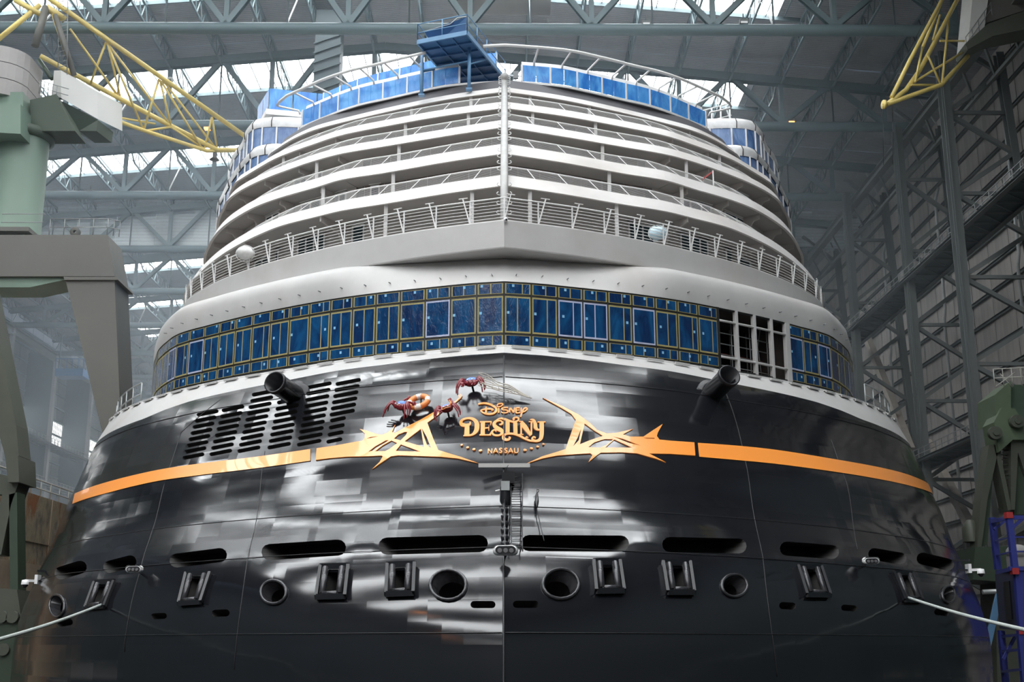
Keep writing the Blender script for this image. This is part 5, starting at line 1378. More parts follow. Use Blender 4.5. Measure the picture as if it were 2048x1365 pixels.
for k in range(9):
    y = 766 + k * 3.2; pts_ = []
    for j in range(9):
        u = j / 8; px = 962 + (1062 - 962) * u; py = y + (803 - y) * u ** 1.15 + random.uniform(-2.2, 2.2) * (1 - u)
        pts_.append(hp(px, py, .42 - .30 * u + random.uniform(-.05, .05) * (1 - u)))
    mb = MB(); mb.path(catmull([tuple(q) for q in pts_], 3), .014, 5); mb.build('cord', 'rope_pale', nt)
mb = MB()
for j in range(1, 7):
    u = j / 8; mb.path([hp(962 + 100 * u, 766 + (803 - 766) * u + 1, .4 - .28 * u), hp(962 + 100 * u + 2, (766 + 26) + (803 - 792) * u, .4 - .28 * u)], .010, 5)
mb.build('cross_cord', 'rope_pale', nt)

# light bar, electrical boxes, floodlights
T = thing('light_bar', 'long white light bar across the centre of the hull below the port name', 'light', tuple(hp(1008, 948, .25)))
mb = MB(); a, b = hp(961, 948, .3), hp(1056, 948, .3); a.y = b.y = min(a.y, b.y) - .1; mb.beam(a, b, .16, .13); mb.build('bar_housing', 'bar_white', T)
mb = MB(); mb.beam((0, a.y, a.z), (0, a.y + .7, a.z - .05), .08, .08); mb.build('bracket', 'black', T)
T = thing('equipment_box', 'black equipment box just under the white light bar', 'box', tuple(hp(1014, 968, .2)))
p = hp(1014, 968, .2); mb = MB(); mb.box((p.x - .2, p.y - .2, p.z - .17), (p.x + .2, p.y + .15, p.z + .17)); mb.build('case', 'black', T); mb = MB(); mb.path([p + Vector((-.1, -.15, .16)), p + Vector((-.05, -.25, .3)), p + Vector((0, -.1, .4))], .012, 5); mb.build('cable', 'black', T)
T = thing('searchlight', 'silver topped black searchlight hanging on the stern centre line', 'light', tuple(hp(1008, 990, .2)))
p = hp(1008, 993, .2); mb = MB(); mb.lathe(p + Vector((0, -.1, .1)), (0, 0, -1), [(0, .16), (.4, .17), (.75, .12), (.8, .02)], 14); mb.build('lamp_body', 'black', T)
mb = MB(); mb.box((p.x - .13, p.y - .28, p.z - .02), (p.x + .13, p.y - .1, p.z + .26)); mb.build('silver_hood', 'galv', T); mb = MB(); mb.tube(p + Vector((-.15, -.1, 0)), p + Vector((-.3, -.12, -.03)), .03, 6); mb.build('side_spigot', 'cam_white', T)
T = thing('cable_chain', 'black knotted chain hanging down the stern centre line', 'chain', tuple(hp(1008, 1060, .1)))
for k, y in enumerate((1022, 1036, 1050, 1064, 1078, 1090)):
    mb = MB(); p = hp(1008, y, .12); mb.lathe(p, (0, 0, -1), [(0, .04), (.05, .12), (.16, .10), (.24, .03)], 10); mb.build('link', 'black', T)
mb = MB(); mb.path([hp(1008, y, .12) for y in (1005, 1030, 1060, 1105)], .03, 6); mb.build('wire', 'black', T)
def flood(px, py, lab, dx=0, sc=1.0, foot=True):
    p = hp(px, py, .15); o = p + Vector((dx, -.35, 0)); T = thing('floodlight', lab, 'floodlight', tuple(p))
    mb = MB(); 
    rows = []
    for yy, k in ((-.12, .8), (-.08, 1), (.12, 1), (.16, .8)):
        r = []
        for j in range(20):
            a = 2 * math.pi * j / 20; cx = .13 * (1 if math.cos(a) > 0 else -1); r.append(o + Vector(((cx + .11 * math.cos(a)) * k * 1.15, yy * 1, .11 * math.sin(a) * k)) * sc)
        rows.append(r)
    mb.add(rows[0], [tuple(range(20))]); mb.build('lamp_face', 'black', T)
    mb = MB(); mb.loft(rows, closed=True); mb.add(rows[-1], [tuple(range(20))]); mb.build('lamp_body', 'cam_white', T)
    mb = MB(); mb.loft([[o + Vector((-.27 * sc, -.13, .06)), o + Vector((-.2 * sc, -.13, .13)), o + Vector((.2 * sc, -.13, .13)), o + Vector((.27 * sc, -.13, .06))], [o + Vector((-.27 * sc, .16, .06)), o + Vector((-.2 * sc, .16, .13)), o + Vector((.2 * sc, .16, .13)), o + Vector((.27 * sc, .16, .06))]], smooth=False); mb.build('white_hood', 'cam_white', T)
    for j in (-1, 0, 1):
        mb = MB(); q = o + Vector((j * .125 * sc, -.125, -.01)); mb.tube(q, q + Vector((0, -.03, 0)), .05 * sc, 12); mb.build('lens', 'chrome', T)
    mb = MB(); mb.beam(o, p - Vector((0, -.2, .1)), .06, .06); mb.build('bracket', 'black', T)
flood(1008, 1112, 'three-lens floodlight at the foot of the centre ladder', 0, 1.25)
flood(287, 1146, 'three-lens floodlight on the left flank of the hull above a fairlead', -.1, 1.0)
flood(1724, 1130, 'three-lens floodlight on the right flank of the hull', .1, 1.0)
def dome(px, py, sg, lab):
    p = atD(px, py, 50); T = thing('dome_camera', lab, 'camera', tuple(p)); 
    m_ = p + Vector((sg * -.35, .3, .12))
    mb = MB(); mb.beam(p + Vector((0, 0, .12)), m_, .10, .10); mb.box((m_.x - .06, m_.y - .1, m_.z - .12), (m_.x + .06, m_.y + .3, m_.z + .25)); mb.build('arm', 'cam_white', T)
    mb = MB(); mb.lathe(p + Vector((0, 0, .16)), (0, 0, -1), [(0, .02), (.02, .13), (.16, .15), (.2, .15)], 16); mb.build('hood', 'cam_white', T)
    mb = MB(); mb.lathe(p + Vector((0, 0, -.03)), (0, 0, -1), [(0, .13), (.07, .11), (.13, .05), (.14, .001)], 16); mb.build('dome', 'lens', T)
    mb = MB(); q = m_ + Vector((sg * .1, .2, .42)); mb.beam(q, q + Vector((-sg * 1.9, 1.2, 0)), .08, .08); mb.beam(m_, m_ + Vector((-sg * 1.4, 1.4, .1)), .07, .07); mb.build('outrigger', 'black', T)
dome(50, 1168, -1, 'white dome camera on an outrigger at the left edge of the hull')
dome(1962, 1146, 1, 'white dome camera on an outrigger at the right edge of the hull')
p = c0.p(0, decks[0]['Ht'] + .0, .12) + Vector((.06, 0, -.05)); T = thing('bow_camera', 'tiny ball camera at the tip of the lowest balcony deck', 'camera', tuple(p))
mb = MB(); mb.ell(p, .09, .09, .09, 12, 8); mb.build('dome', 'cam_white', T); mb = MB(); mb.ell(p + Vector((.02, -.05, -.02)), .05, .05, .05, 10, 6); mb.build('lens', 'lens', T)

# centre ladder
T = thing('hull_ladder', 'thin black rung ladder hung on the hull right of the stern centre line', 'ladder', tuple(hp(1032, 1030, .1)))
for px in (1020, 1043):
    mb = MB(); mb.path([hp(px + (1032 - px) * .04 * ((y - 955) / 150), y, .14) for y in range(955, 1112, 12)], .018, 6); mb.build('stile', 'black', T)
for k in range(15):
    y = 962 + k * 10; mb = MB(); mb.tube(hp(1020, y, .14), hp(1043, y, .14), .013, 6); mb.build('rung', 'black', T)
mb = MB()
for y in (970, 1010, 1050, 1098): mb.tube(hp(1020, y, .14), hp(1020, y, 0), .014, 5); mb.tube(hp(1043, y, .14), hp(1043, y, 0), .014, 5)
mb.build('standoff', 'black', T)
T = thing('cable_grip', 'black cable sock hanging from a thin wire right of the ladder', 'cable', tuple(hp(1072, 1010, .1)))
mb = MB(); mb.path([hp(1078, 982, .02), hp(1072, 986, .12), hp(1072, 998, .15)], .012, 5); mb.build('hook_wire', 'black', T)
mb = MB(); mb.path([hp(1072, y, .15) for y in (996, 1004, 1012, 1024)], [.035, .045, .06, .03], 8); mb.build('sock', 'black', T)
mb = MB(); mb.path([hp(1072 + (y - 1024) * .22, y, .12) for y in (1024, 1045, 1065, 1090)], .014, 5); mb.build('trailing_cable', 'black', T)

# mooring lines
for (x0, y0), (x1, y1), D1, lb in [((206, 1211), (-60, 1296), 14, 'left'), ((1813, 1197), (2110, 1274), 14, 'right')]:
    a = hp(x0, y0, .05); b = atD(x1, y1, D1 * 1.9); mb = MB(); pp = []
    for k in range(17): u = k / 16; q = a.lerp(b, u); q.z -= .07 * math.sin(math.pi * u); pp.append(q)
    mb.path(pp, .05, 8); tag(mb.build('mooring_line', 'rope'), 'thick grey mooring line running out to the %s from the hull' % lb, 'rope')
    bo = thing('bollard', 'quay bollard holding the %s mooring line' % lb, 'bollard', (b.x, b.y, FZ)); mb = MB(); mb.lathe((b.x, b.y, FZ), (0, 0, 1), [(0, .5), (.1, .5), (.15, .25), (b.z - FZ + .1, .22), (b.z - FZ + .3, .4), (b.z - FZ + .45, .38), (b.z - FZ + .5, .01)], 16); mb.build('post', 'olive', bo)

# wrapped bundles on the lowest balcony
for px, py, mt, lb in [(495, 520, 'wrap', 'white wrapped bundle lashed outside the balcony rail at left'), (1336, 463, 'wrap_blue', 'pale blue wrapped bundle behind the balcony rail at right')]:
    s = c0.s_of_px(px, H0 + .7); p = c0.p(s, H0 + .75, .12 if px < 1000 else -.7); T = thing('wrapped_bundle', lb, 'bundle', tuple(p))
    mb = MB(); random.seed(px); rows = []
    for i in range(9):
        ph = math.pi * i / 8 - math.pi / 2; rows.append([p + Vector((.42 * math.cos(ph) * math.cos(a), .3 * math.cos(ph) * math.sin(a), .36 * math.sin(ph) * (1 if math.sin(ph) > 0 else .8))) * random.uniform(.9, 1.08) for a in [2 * math.pi * k / 14 for k in range(14)]])
    mb.loft(rows, closed=True); mb.build('wrapping', mt, T); mb = MB(); mb.path([p + Vector((.44 * math.cos(a), -.05 + .02, .4 * math.sin(a))) for a in [2 * math.pi * k / 16 for k in range(16)]], .012, 4, closed=True); mb.build('lashing', 'rail', T)

# blue gantry platform over the top deck
HPf = 32.8
A, B_, C_, E_ = atH(835, 84, HPf), atH(934, 65, HPf), atH(1010, 157, HPf), atH(908, 168, HPf)
GP = thing('work_platform', 'blue steel work platform with railing and skip straddling the top deck', 'platform', tuple(A))
mb = MB(); mb.prism([A, B_, C_, E_], (0, 0, .06)); mb.build('deck_plate', 'blue_steel', GP)
for a, b in ((A, B_), (B_, C_), (C_, E_), (E_, A)):
    mb = MB(); mb.beam(a + Vector((0, 0, -.02)), b + Vector((0, 0, -.02)), .10, .26); mb.build('edge_beam', 'blue_light', GP)
for k in range(1, 6):
    u = k / 6; mb = MB(); mb.beam(A.lerp(E_, u) - Vector((0, 0, .05)), B_.lerp(C_, u) - Vector((0, 0, .05)), .07, .14); mb.build('cross_beam', 'blue_steel', GP)
for u in (.35, .68):
    mb = MB(); mb.beam(A.lerp(B_, u) - Vector((0, 0, .05)), E_.lerp(C_, u) - Vector((0, 0, .05)), .06, .12); mb.build('stringer', 'blue_steel', GP)
up = Vector((0, 0, 1))
def prail(a, b, n, side=None):
    for h in (.55, 1.1):
        mb = MB(); mb.tube(a + up * h, b + up * h, .028, 6); mb.build('handrail', 'blue_light', GP)
    for k in range(n + 1):
        q = a.lerp(b, k / n); mb = MB(); mb.tube(q, q + up * 1.1, .03, 6); mb.build('rail_post', 'blue_light', GP)
prail(A, B_, 2); prail(B_, C_, 4); prail(A, E_, 4)
L1 = atH(843, 190, decks[5]['Ht'] + .05); L2 = atH(938, 178, decks[5]['Ht'] + .05)
for L_, tp in ((L1, A), (L2, B_)):
    q = Vector((L_.x, L_.y, HPf - .1)); mb = MB(); mb.tube(Vector((L_.x, L_.y, decks[5]['Ht'])), q, .10, 10); mb.box((L_.x - .17, L_.y - .17, decks[5]['Ht'] - .02), (L_.x + .17, L_.y + .17, decks[5]['Ht'] + .06)); mb.build('leg', 'blue_light', GP)
z1 = 31.7
for a, b in (((L1.x, L1.y, z1), (L2.x, L2.y, z1 + .2)), ((L1.x, L1.y, z1 - .1), (L1.x + 1.1, L1.y + 1.4, HPf - .2)), ((L2.x, L2.y, z1), (L2.x + .9, L2.y + 1.2, HPf - .2))):
    mb = MB(); mb.tube(a, b, .05, 8); mb.build('brace', 'blue_light', GP)
# skip on the platform
sk = thing('steel_skip', 'blue steel skip with raised corner standing on the blue platform', 'skip', tuple(A.lerp(C_, .35)))
a, b, c_, e = [A.lerp(C_, .5) + (q - A.lerp(C_, .5)) * k + up * .07 for q, k in ((A, .78), (B_, .80), (C_, .15), (E_, .2))]
mb = MB(); tops = [a + up * .75 + (a - c_).normalized() * .25, b + up * 1.25, c_ + up * .9, e + up * .6]; bs = [a.lerp(c_, .12), b.lerp(e, .1), c_, e]
mb.add(bs + tops, [(0, 3, 2, 1), (0, 1, 5, 4), (1, 2, 6, 5), (2, 3, 7, 6), (3, 0, 4, 7), (4, 5, 6, 7)]); mb.build('skip_body', 'blue_steel', sk)
mb = MB(); mb.path([tops[0], tops[0].lerp(tops[1], .62) - up * .1, tops[0].lerp(tops[1], .8) + up * .15, tops[1]], .03, 6); mb.build('bright_rim', 'galv', sk)
mb = MB(); m_ = b.lerp(c_, .2) + up * .45 + Vector((.1, -.1, 0)); mb.path([m_ + Vector((-.15, 0, .12)), m_ + Vector((.1, .1, -.05)), m_ + Vector((.12, .1, -.15)), m_ + Vector((-.13, 0, .02))], .02, 5, closed=True); mb.build('handle', 'galv', sk)

# worker in hi-vis crouching behind the balustrade
def skin_person(name, label, chain, radii, edges, mt, loc):
    me = bpy.data.meshes.new('body'); me.from_pydata(chain, edges, []); o = bpy.data.objects.new('body', me); COL.objects.link(o)
    md = o.modifiers.new('skin', 'SKIN'); sv = me.skin_vertices[0].data if me.skin_vertices else None
    return o
wp_ = cG.p(-4.35, HG + .05, -.9); T = thing('worker', 'person in a yellow helmet and jacket bending behind the top deck railing', 'person', tuple(wp_))
mb = MB()
def W(x, y, z): return wp_ + Vector((x, y, z))
rows = []
for cx, cy, cz, rx, ry in [(-.25, .1, .45, .17, .13), (-.15, .05, .55, .19, .14), (0, 0, .68, .21, .13), (.12, -.04, .78, .20, .12), (.2, -.06, .86, .09, .08)]:
    rows.append([W(cx, cy, cz) + Vector((rx * .6 * math.cos(a) - rx * .4 * math.sin(a) * 0, ry * math.sin(a), rx * math.cos(a) * -.8)) for a in [2 * math.pi * k / 12 for k in range(12)]])
mb.loft(rows, closed=True); mb.build('jacket', 'hivis', T)
for s in (-.13, .13):
    mb = MB(); mb.path([W(.1, s, .75), W(.25, s * 1.5, .55), W(.4, s * 1.2, .45)], [.06, .05, .035], 8); mb.build('sleeve', 'hivis', T)
    mb = MB(); mb.path([W(-.25, s * .8, .45), W(-.05, s * .9, .25), W(-.22, s * .9, .02)], [.09, .075, .05], 8); mb.build('trouser_leg', 'navy', T)
mb = MB(); mb.ell(W(.3, -.07, .93), .09, .085, .11, 12, 10); mb.build('head', 'skin', T)
mb = MB(); mb.ell(W(.31, -.07, .98), .125, .115, .09, 12, 8); mb.build('helmet', 'hivis', T)
# little tripod and speaker boxes beside the platform
T = thing('lamp_tripod', 'small galvanised lamp tripod standing right of the blue platform', 'tripod', tuple(cG.p(.75, HG, -.6)))
q = cG.p(.75, HG, -.6); mb = MB()
for a in (0, 2.1, 4.2): mb.tube(q + Vector((.18 * math.cos(a), .18 * math.sin(a), 0)), q + up * .5, .02, 5)
mb.build('legs_frame', 'galv', T); mb = MB(); mb.box((q.x - .15, q.y - .08, q.z + .5), (q.x + .15, q.y + .08, q.z + .95)); mb.build('lamp_head', 'galv_dull', T)
# red marking post on third balcony, right side
s = decks[2]['c'].s_of_px(1455, decks[2]['Ht'] + 1); q = decks[2]['c'].p(s, decks[2]['Ht'], -1.0); T = thing('red_trestle', 'small red and white trestle on the third balcony at right', 'trestle', tuple(q))
mb = MB(); mb.beam(q + up * .0, q + up * 1.25, .06, .06); mb.build('white_post', 'rail', T); mb = MB(); mb.beam(q + up * 1.2, q + Vector((-.6, .1, .75)), .05, .07); mb.build('red_bar', 'red', T)
# ------------------------------------------------------------------ cranes and yard equipment
M['rail_beige'] = mat('beige_rail', (0.38, 0.37, 0.33), 0.5)
M['dark_green2'] = mat('mid_green_steel', (0.05, 0.085, 0.055), 0.5, var=0.1, scale=0.4)
M['navy_dull'] = mat('dull_navy', (0.035, 0.04, 0.08), 0.5, var=0.15, scale=1)
def PD(px, py, D): return atD(px, py, D)
# grey and green portal crane at the left
CR = thing('portal_crane', 'large grey-green portal crane with yellow lattice jib left of the ship', 'crane', (-31, 86, FZ))
def face_prism(pts, D0, D1, name, mt, parent=CR, label=None):
    a = [PD(x, y, D0) for x, y in pts]; mb = MB(); mb.prism(a, (0, D1 - D0, 0)); return mb.build(name, mt, parent, label)
face_prism([(-220, 470), (215, 470), (229, 553), (-220, 553)], 84, 87.4, 'portal_girder', 'crane_grey')
face_prism([(-220, 553), (135, 553), (128, 560), (60, 575), (-220, 575)], 84.3, 87.0, 'girder_soffit', 'crane_green')
face_prism([(127, 554), (234, 554), (236, 560), (129, 560)], 83.8, 87.6, 'leg_cap', 'crane_grey')
face_prism([(131, 560), (229, 560), (243, 880), (250, 1060), (238, 1060), (208, 880)], 84, 87.3, 'portal_leg', 'crane_grey')
face_prism([(236, 1056), (252, 1056), (256, 1400), (234, 1400)], 84, 87.3, 'leg_foot', 'crane_grey')
c = PD(48, 300, 88); zb, zt = PD(48, 468, 86).z, PD(48, 262, 86).z
mb = MB(); mb.lathe((c.x, c.y - .2, zb), (0, 0, 1), [(0, 2.15), (.4, 1.95), (zt - zb, 1.9)], 32); mb.build('tower_column', 'crane_green', CR)
mb = MB(); mb.lathe((c.x, c.y - .2, zt - .2), (0, 0, 1), [(0, 1.95), (.15, 2.25), (.7, 2.3), (.9, 2.0)], 32); mb.build('slew_ring', 'dark_green', CR)
mb = MB(); mb.box((c.x - 4, c.y - 2.6, zb + .02), (c.x + 2.1, c.y + 2.4, zb + .35)); mb.build('tower_base_plate', 'crane_grey', CR)
face_prism([(-60, 184), (46, 184), (46, 240), (-60, 240)], 85.6, 90, 'slewing_frame', 'crane_green')
face_prism([(-60, 208), (41, 208), (41, 268), (-60, 262)], 84.4, 87.0, 'machinery_box', 'crane_green')
face_prism([(60, 200), (112, 188), (150, 262), (62, 262)], 86.5, 89.0, 'slew_platform', 'dark_green')
# concrete counterweight, three courses
for k in range(3):
    y0, y1 = 90 + k * 32, 90 + (k + 1) * 32 - 1.5; z0, z1 = PD(30, y1, 85).z, PD(30, y0, 85).z; cx = PD(18, 140, 88).x
    mb = MB(); ring = [(cx + 2.2 * math.cos(a), 87.6 + 2.6 * math.sin(a)) for a in [math.pi * (1 + j / 12) for j in range(13)]]
    ring = [(max(min(x, cx + 2.1), cx - 4), y) for x, y in ring] + [(cx + 2.1, 89.5), (cx - 4, 89.5)]
    mb.prism([Vector((x, y, z0)) for x, y in ring], (0, 0, z1 - z0)); mb.build('counterweight_block', 'concrete', CR)
# machine house with underside
Q = [PD(122, 141, 87), PD(195, 184, 90), PD(195, 238, 90), PD(122, 196, 87)]
mb = MB(); mb.prism(Q, (1.2, 2.6, .1)); mb.build('machine_house', 'cab', CR)
Q = [PD(108, 141, 87.6), PD(122, 141, 87), PD(122, 196, 87), PD(104, 190, 87.6)]; mb = MB(); mb.prism(Q, (0, .5, 0)); mb.build('house_end', 'cab', CR)
Q = [PD(104, 192, 86.9), PD(196, 240, 89.9), PD(193, 262, 89.9), PD(158, 262, 89.5), PD(64, 205, 87.2)]
mb = MB(); mb.prism(Q, (.4, 2.6, .1)); mb.build('house_platform', 'dark_green', CR)
mb = MB(); 
for k in range(5): u = k / 4; a = PD(78 + 34 * u, 187 + 10 * u, 86.8); mb.tube(a, a + Vector((0, 0, 1.1)), .04, 5)
for h in (.55, 1.1): mb.tube(PD(78, 187, 86.8) + Vector((0, 0, h)), PD(135, 204, 86.8) + Vector((0, 0, h)), .035, 5)
mb.build('house_railing', 'galv_dull', CR)
# girder and base railings
mb = MB(); a, b = PD(98, 470, 84.2), PD(214, 470, 84.2); e = PD(238, 474, 87.3)
for h in (.6, 1.25):
    mb.tube(a + Vector((0, 0, h)), b + Vector((0, 0, h)), .035, 5); mb.tube(b + Vector((0, 0, h)), e + Vector((0, 0, h)), .035, 5); mb.tube(PD(0, 468, 83.9) + Vector((0, 0, h + .3)), PD(85, 468, 83.9) + Vector((0, 0, h + .3)), .035, 5)
for k in range(5): q = a.lerp(b, k / 4); mb.tube(q, q + Vector((0, 0, 1.25)), .035, 5)
for k in range(1, 3): q = b.lerp(e, k / 2); mb.tube(q, q + Vector((0, 0, 1.25)), .035, 5)
mb.build('girder_railing', 'galv_dull', CR)
mb = MB(); q = PD(150, 467, 84.5); mb.lathe(q + Vector((0, -.1, .1)), (0, 1, 0), [(0, .12), (0, .36), (.3, .36), (.3, .12), (0, .12)], 16); mb.build('lifting_eye', 'crane_grey', CR)
# jib: one top chord, two bottom chords, bracing
T0, T1 = PD(60, -30, 86), PD(492, 274, 99)
BA, BM, BE = PD(80, 112, 90), PD(338, 250, 96), PD(434, 300, 98.5)
CA, CM, CE = PD(196, 228, 92), PD(290, 262, 94.5), PD(414, 302, 98)
END = PD(500, 301, 101)
def chord(pp, r, nm='jib_chord'):
    mb = MB(); mb.path(pp, r, 10); mb.build(nm, 'yellow', CR)
chord([T0, T0.lerp(T1, .5), T1], .21); chord([BA, BM, BE, END], .21); chord([CA, CM, CE, END], .17)
def lac(x0, y0, x1, y1, D0, D1, r=.095):
    mb = MB(); mb.tube(PD(x0, y0, D0), PD(x1, y1, D1), r, 8); mb.build('jib_lacing', 'yellow', CR)
for x0, y0, x1, y1, D0, D1 in [(140, 58, 242, 200, 88.4, 94), (212, 84, 180, 170, 90.5, 92), (214, 86, 285, 256, 90.5, 94.5), (214, 86, 340, 250, 90.5, 96), (216, 90, 242, 200, 90.5, 94), (318, 158, 288, 258, 93.8, 94.5), (320, 160, 342, 252, 93.8, 96), (322, 162, 400, 290, 93.8, 97.5), (325, 160, 432, 298, 93.8, 98.5),
                               (424, 234, 408, 300, 97, 98), (424, 234, 434, 298, 97, 98.5), (196, 214, 240, 207, 92, 94), (196, 228, 310, 248, 92, 96), (288, 262, 342, 254, 94.5, 96), (342, 254, 412, 300, 96, 98)]: lac(x0, y0, x1, y1, D0, D1)
for x0, y0, x1, y1, D0, D1, r, mt in [(92, 14, 70, 92, 87, 86.5, .30, 'crane_grey'), (110, 30, 148, 150, 87.4, 88, .22, 'crane_grey'), (80, 10, -20, 92, 87, 86, .2, 'yellow'), (104, 22, 144, 142, 87.3, 88.5, .16, 'yellow'), (78, 120, 104, 158, 89, 88, .18, 'dark_green'), (30, 0, 90, 34, 86.5, 87, .22, 'yellow'), (92, 14, 130, 40, 87, 88, .3, 'yellow')]:
    mb = MB(); mb.tube(PD(x0, y0, D0), PD(x1, y1, D1), r, 10); mb.build('mast_strut', mt, CR)
mb = MB()
for x in (116, 134): mb.tube(PD(x, 150, 87.5), PD(x + 2, -20, 87.8), .04, 5)
for k in range(16): y = 145 - k * 10; mb.tube(PD(116, y, 87.6), PD(134, y - 5, 87.6), .03, 4)
mb.build('mast_ladder', 'galv_dull', CR)
mb = MB(); q = PD(340, 160, 95.5); mb.lathe(q, (0, 1, 0), [(0, .1), (0, .3), (.12, .3), (.12, .1)], 16); mb.build('rope_sheave', 'galv', CR)
mb = MB(); q = PD(430, 303, 98.5); mb.lathe(q, (0, 0, -1), [(0, .08), (.5, .15), (.8, .45), (.85, .02)], 14); mb.build('jib_lamp', 'col_steel', CR)

# dark green lower crane structure, far left
G = thing('crane_undercarriage', 'dark green crane legs and bogie frame at the bottom left corner', 'crane', (-26, 58, FZ))
def fp(pts, D0, D1, nm, mt, par): a = [PD(x, y, D0) for x, y in pts]; mb = MB(); mb.prism(a, (0, D1 - D0, 0)); return mb.build(nm, mt, par)
fp([(-90, 560), (-30, 540), (32, 850), (38, 912), (10, 912), (-50, 700)], 58, 59.5, 'raking_leg', 'olive', G)
fp([(10, 912), (36, 912), (38, 965), (16, 965)], 57.6, 59.8, 'leg_knuckle', 'olive', G)
fp([(-80, 930), (40, 958), (22, 1010), (2, 1110), (-20, 1110), (4, 990), (-80, 975)], 58, 59.4, 'raking_frame', 'olive', G)
fp([(18, 990), (34, 985), (36, 1180), (20, 1190)], 58, 59.0, 'frame_post', 'dark_green', G)
fp([(-80, 1170), (34, 1180), (44, 1250), (-80, 1250)], 57.5, 60, 'bogie_beam', 'olive', G)
fp([(-80, 1250), (38, 1250), (30, 1420), (-80, 1420)], 57.2, 60.4, 'bogie_frame', 'dark_green', G)
mb = MB(); 
for x, y in ((6, 1235), (28, 1235), (10, 1300)): q = PD(x, y, 57.3); mb.tube(q, q + Vector((0, -.25, 0)), .28, 14)
mb.build('pin_boss', 'olive', G)
# rusty ship block behind it
RB = thing('hull_section', 'rust-streaked brown steel hull section with railing on top, left of the ship', 'ship section', (-36, 80, FZ))
mb = MB(); mb.box((-46, 62, -3), (-30.2, 112, 9.4)); mb.build('plating', 'rust', RB)
mb = MB(); mb.box((-30.2, 62, -3), (-30.1, 112, 5.0)); mb.build('lower_plating', 'rust_block', RB)
for k in range(4):
    mb = MB(); mb.box((-30.13, 66 + k * 6, .4), (-30.05, 68.2 + k * 6, 3.0)); mb.build('porthole_frame', 'olive', RB)
mb = MB()
for h in (.5, 1.05): mb.tube((-30.4, 62, 9.4 + h), (-30.4, 112, 9.4 + h), .045, 5)
for d in np.arange(62, 112, 1.7): mb.tube((-30.4, d, 9.4), (-30.4, d, 10.45), .04, 5)
mb.build('top_railing', 'rail_beige', RB)
for k in range(1, 4): mb = MB(); mb.beam((-30.15, 62, 9.4 - k * 3), (-30.15, 112, 9.4 - k * 3), .06, .05); mb.build('plate_seam', 'rust_block', RB)
for k in range(1, 8): mb = MB(); mb.beam((-30.15, 62 + k * 6.2, -3), (-30.15, 62 + k * 6.2, 9.4), .06, .05, up=(0, 1, 0)); mb.build('plate_seam', 'rust_block', RB)

# right portal crane with lowered yellow jib
CB = thing('jib_crane', 'green-grey crane cabin with lowered yellow lattice jib at the top right', 'crane', (36, 84, 40))
fp([(1950, -60), (1984, -60), (1968, 62), (1936, 92)], 84, 86.5, 'cab_front', 'cab', CB)
fp([(1984, -60), (2140, -60), (2140, -10), (1972, 46)], 84.2, 87, 'machine_house', 'crane_grey', CB)
fp([(1930, 88), (1975, 48), (2140, -12), (2140, 40), (1985, 72), (1937, 98)], 83.8, 86.0, 'slew_platform', 'olive', CB)
fp([(2105, 90), (2180, 80), (2180, 600), (2115, 600)], 84.5, 87, 'tower_body', 'olive', CB)
def jb(pp, r, nm='jib_chord'):
    mb = MB(); mb.path([PD(*q) for q in pp], r, 10); mb.build(nm, 'yellow', CB)
jb([(1930, -30, 85), (1840, 140, 82), (1812, 180, 81), (1772, 210, 80)], .17); jb([(1900, -30, 83), (1820, 120, 81.5), (1783, 195, 80.2)], .15); jb([(1936, 112, 85), (1882, 170, 83), (1775, 208, 80)], .17); jb([(1897, -30, 86), (1845, 95, 84)], .13)
for q in [(1855, 110, 82, 1882, 170, 83), (1897, 40, 84, 1884, 168, 83), (1880, 82, 83.5, 1930, 82, 85), (1830, 163, 81.5, 1930, 102, 85), (1822, 170, 81, 1878, 170, 83), (1845, 95, 82, 1830, 165, 81), (1880, 30, 83, 1866, 80, 82.5)]:
    mb = MB(); mb.tube(PD(*q[:3]), PD(*q[3:]), .085, 8); mb.build('jib_lacing', 'yellow', CB)
mb = MB(); q = PD(1766, 209, 80); mb.lathe(q, (1, .2, 0), [(0, .05), (0, .34), (.14, .34), (.14, .05)], 16); mb.build('tip_sheave', 'yellow', CB)
mb = MB(); 
for x in (1766, 1785): mb.tube(PD(x, 212, 80), PD(x + 1, 330, 80), .018, 4)
mb.tube(PD(1766, 205, 80), PD(1880, -20, 84), .018, 4)
mb.build('hoist_wire', 'black', CB)
mb = MB()
for h in (.55, 1.1): mb.tube(PD(1934, 100, 83.9) + Vector((0, 0, h)), PD(1985, 30, 83.9) + Vector((0, 0, h)), .03, 5)
for k in range(5): a = PD(1934 + 12.5 * k, 100 - 17.5 * k, 83.9); mb.tube(a, a + Vector((0, 0, 1.1)), .03, 5)
mb.build('platform_railing', 'galv_dull', CB)

# green crane at the right edge
GR = thing('slewing_crane', 'green crane head on spread legs at the right edge beside the ship', 'crane', (30, 76, FZ))
fp([(1990, 790), (2022, 762), (2022, 830), (1992, 845)], 76, 79, 'head_block', 'head_green', GR)
fp([(2018, 770), (2150, 770), (2150, 860), (2018, 860)], 76.6, 80, 'head_body', 'dark_green2', GR)
fp([(1988, 845), (2004, 815), (2030, 818), (2050, 850), (2150, 850), (2150, 880), (2026, 880), (1998, 905)], 75.6, 77.5, 'hinge_bracket', 'head_green', GR)
for x, y in ((1987, 868), (2030, 845)):
    q = PD(x, y, 75.5); mb = MB(); mb.tube(q, q + Vector((0, -.4, 0)), .42, 16); mb.tube(q + Vector((0, -.4, 0)), q + Vector((0, -.5, 0)), .2, 12); mb.build('hinge_pin', 'olive', GR)
def leg2(pts, nm='leg_plate', D=76, mt='olive'): fp(pts, D, D + 1.3, nm, mt, GR)
leg2([(1978, 890), (1990, 890), (1996, 905), (1975, 1000), (1962, 1105), (1954, 1105), (1962, 1000)])
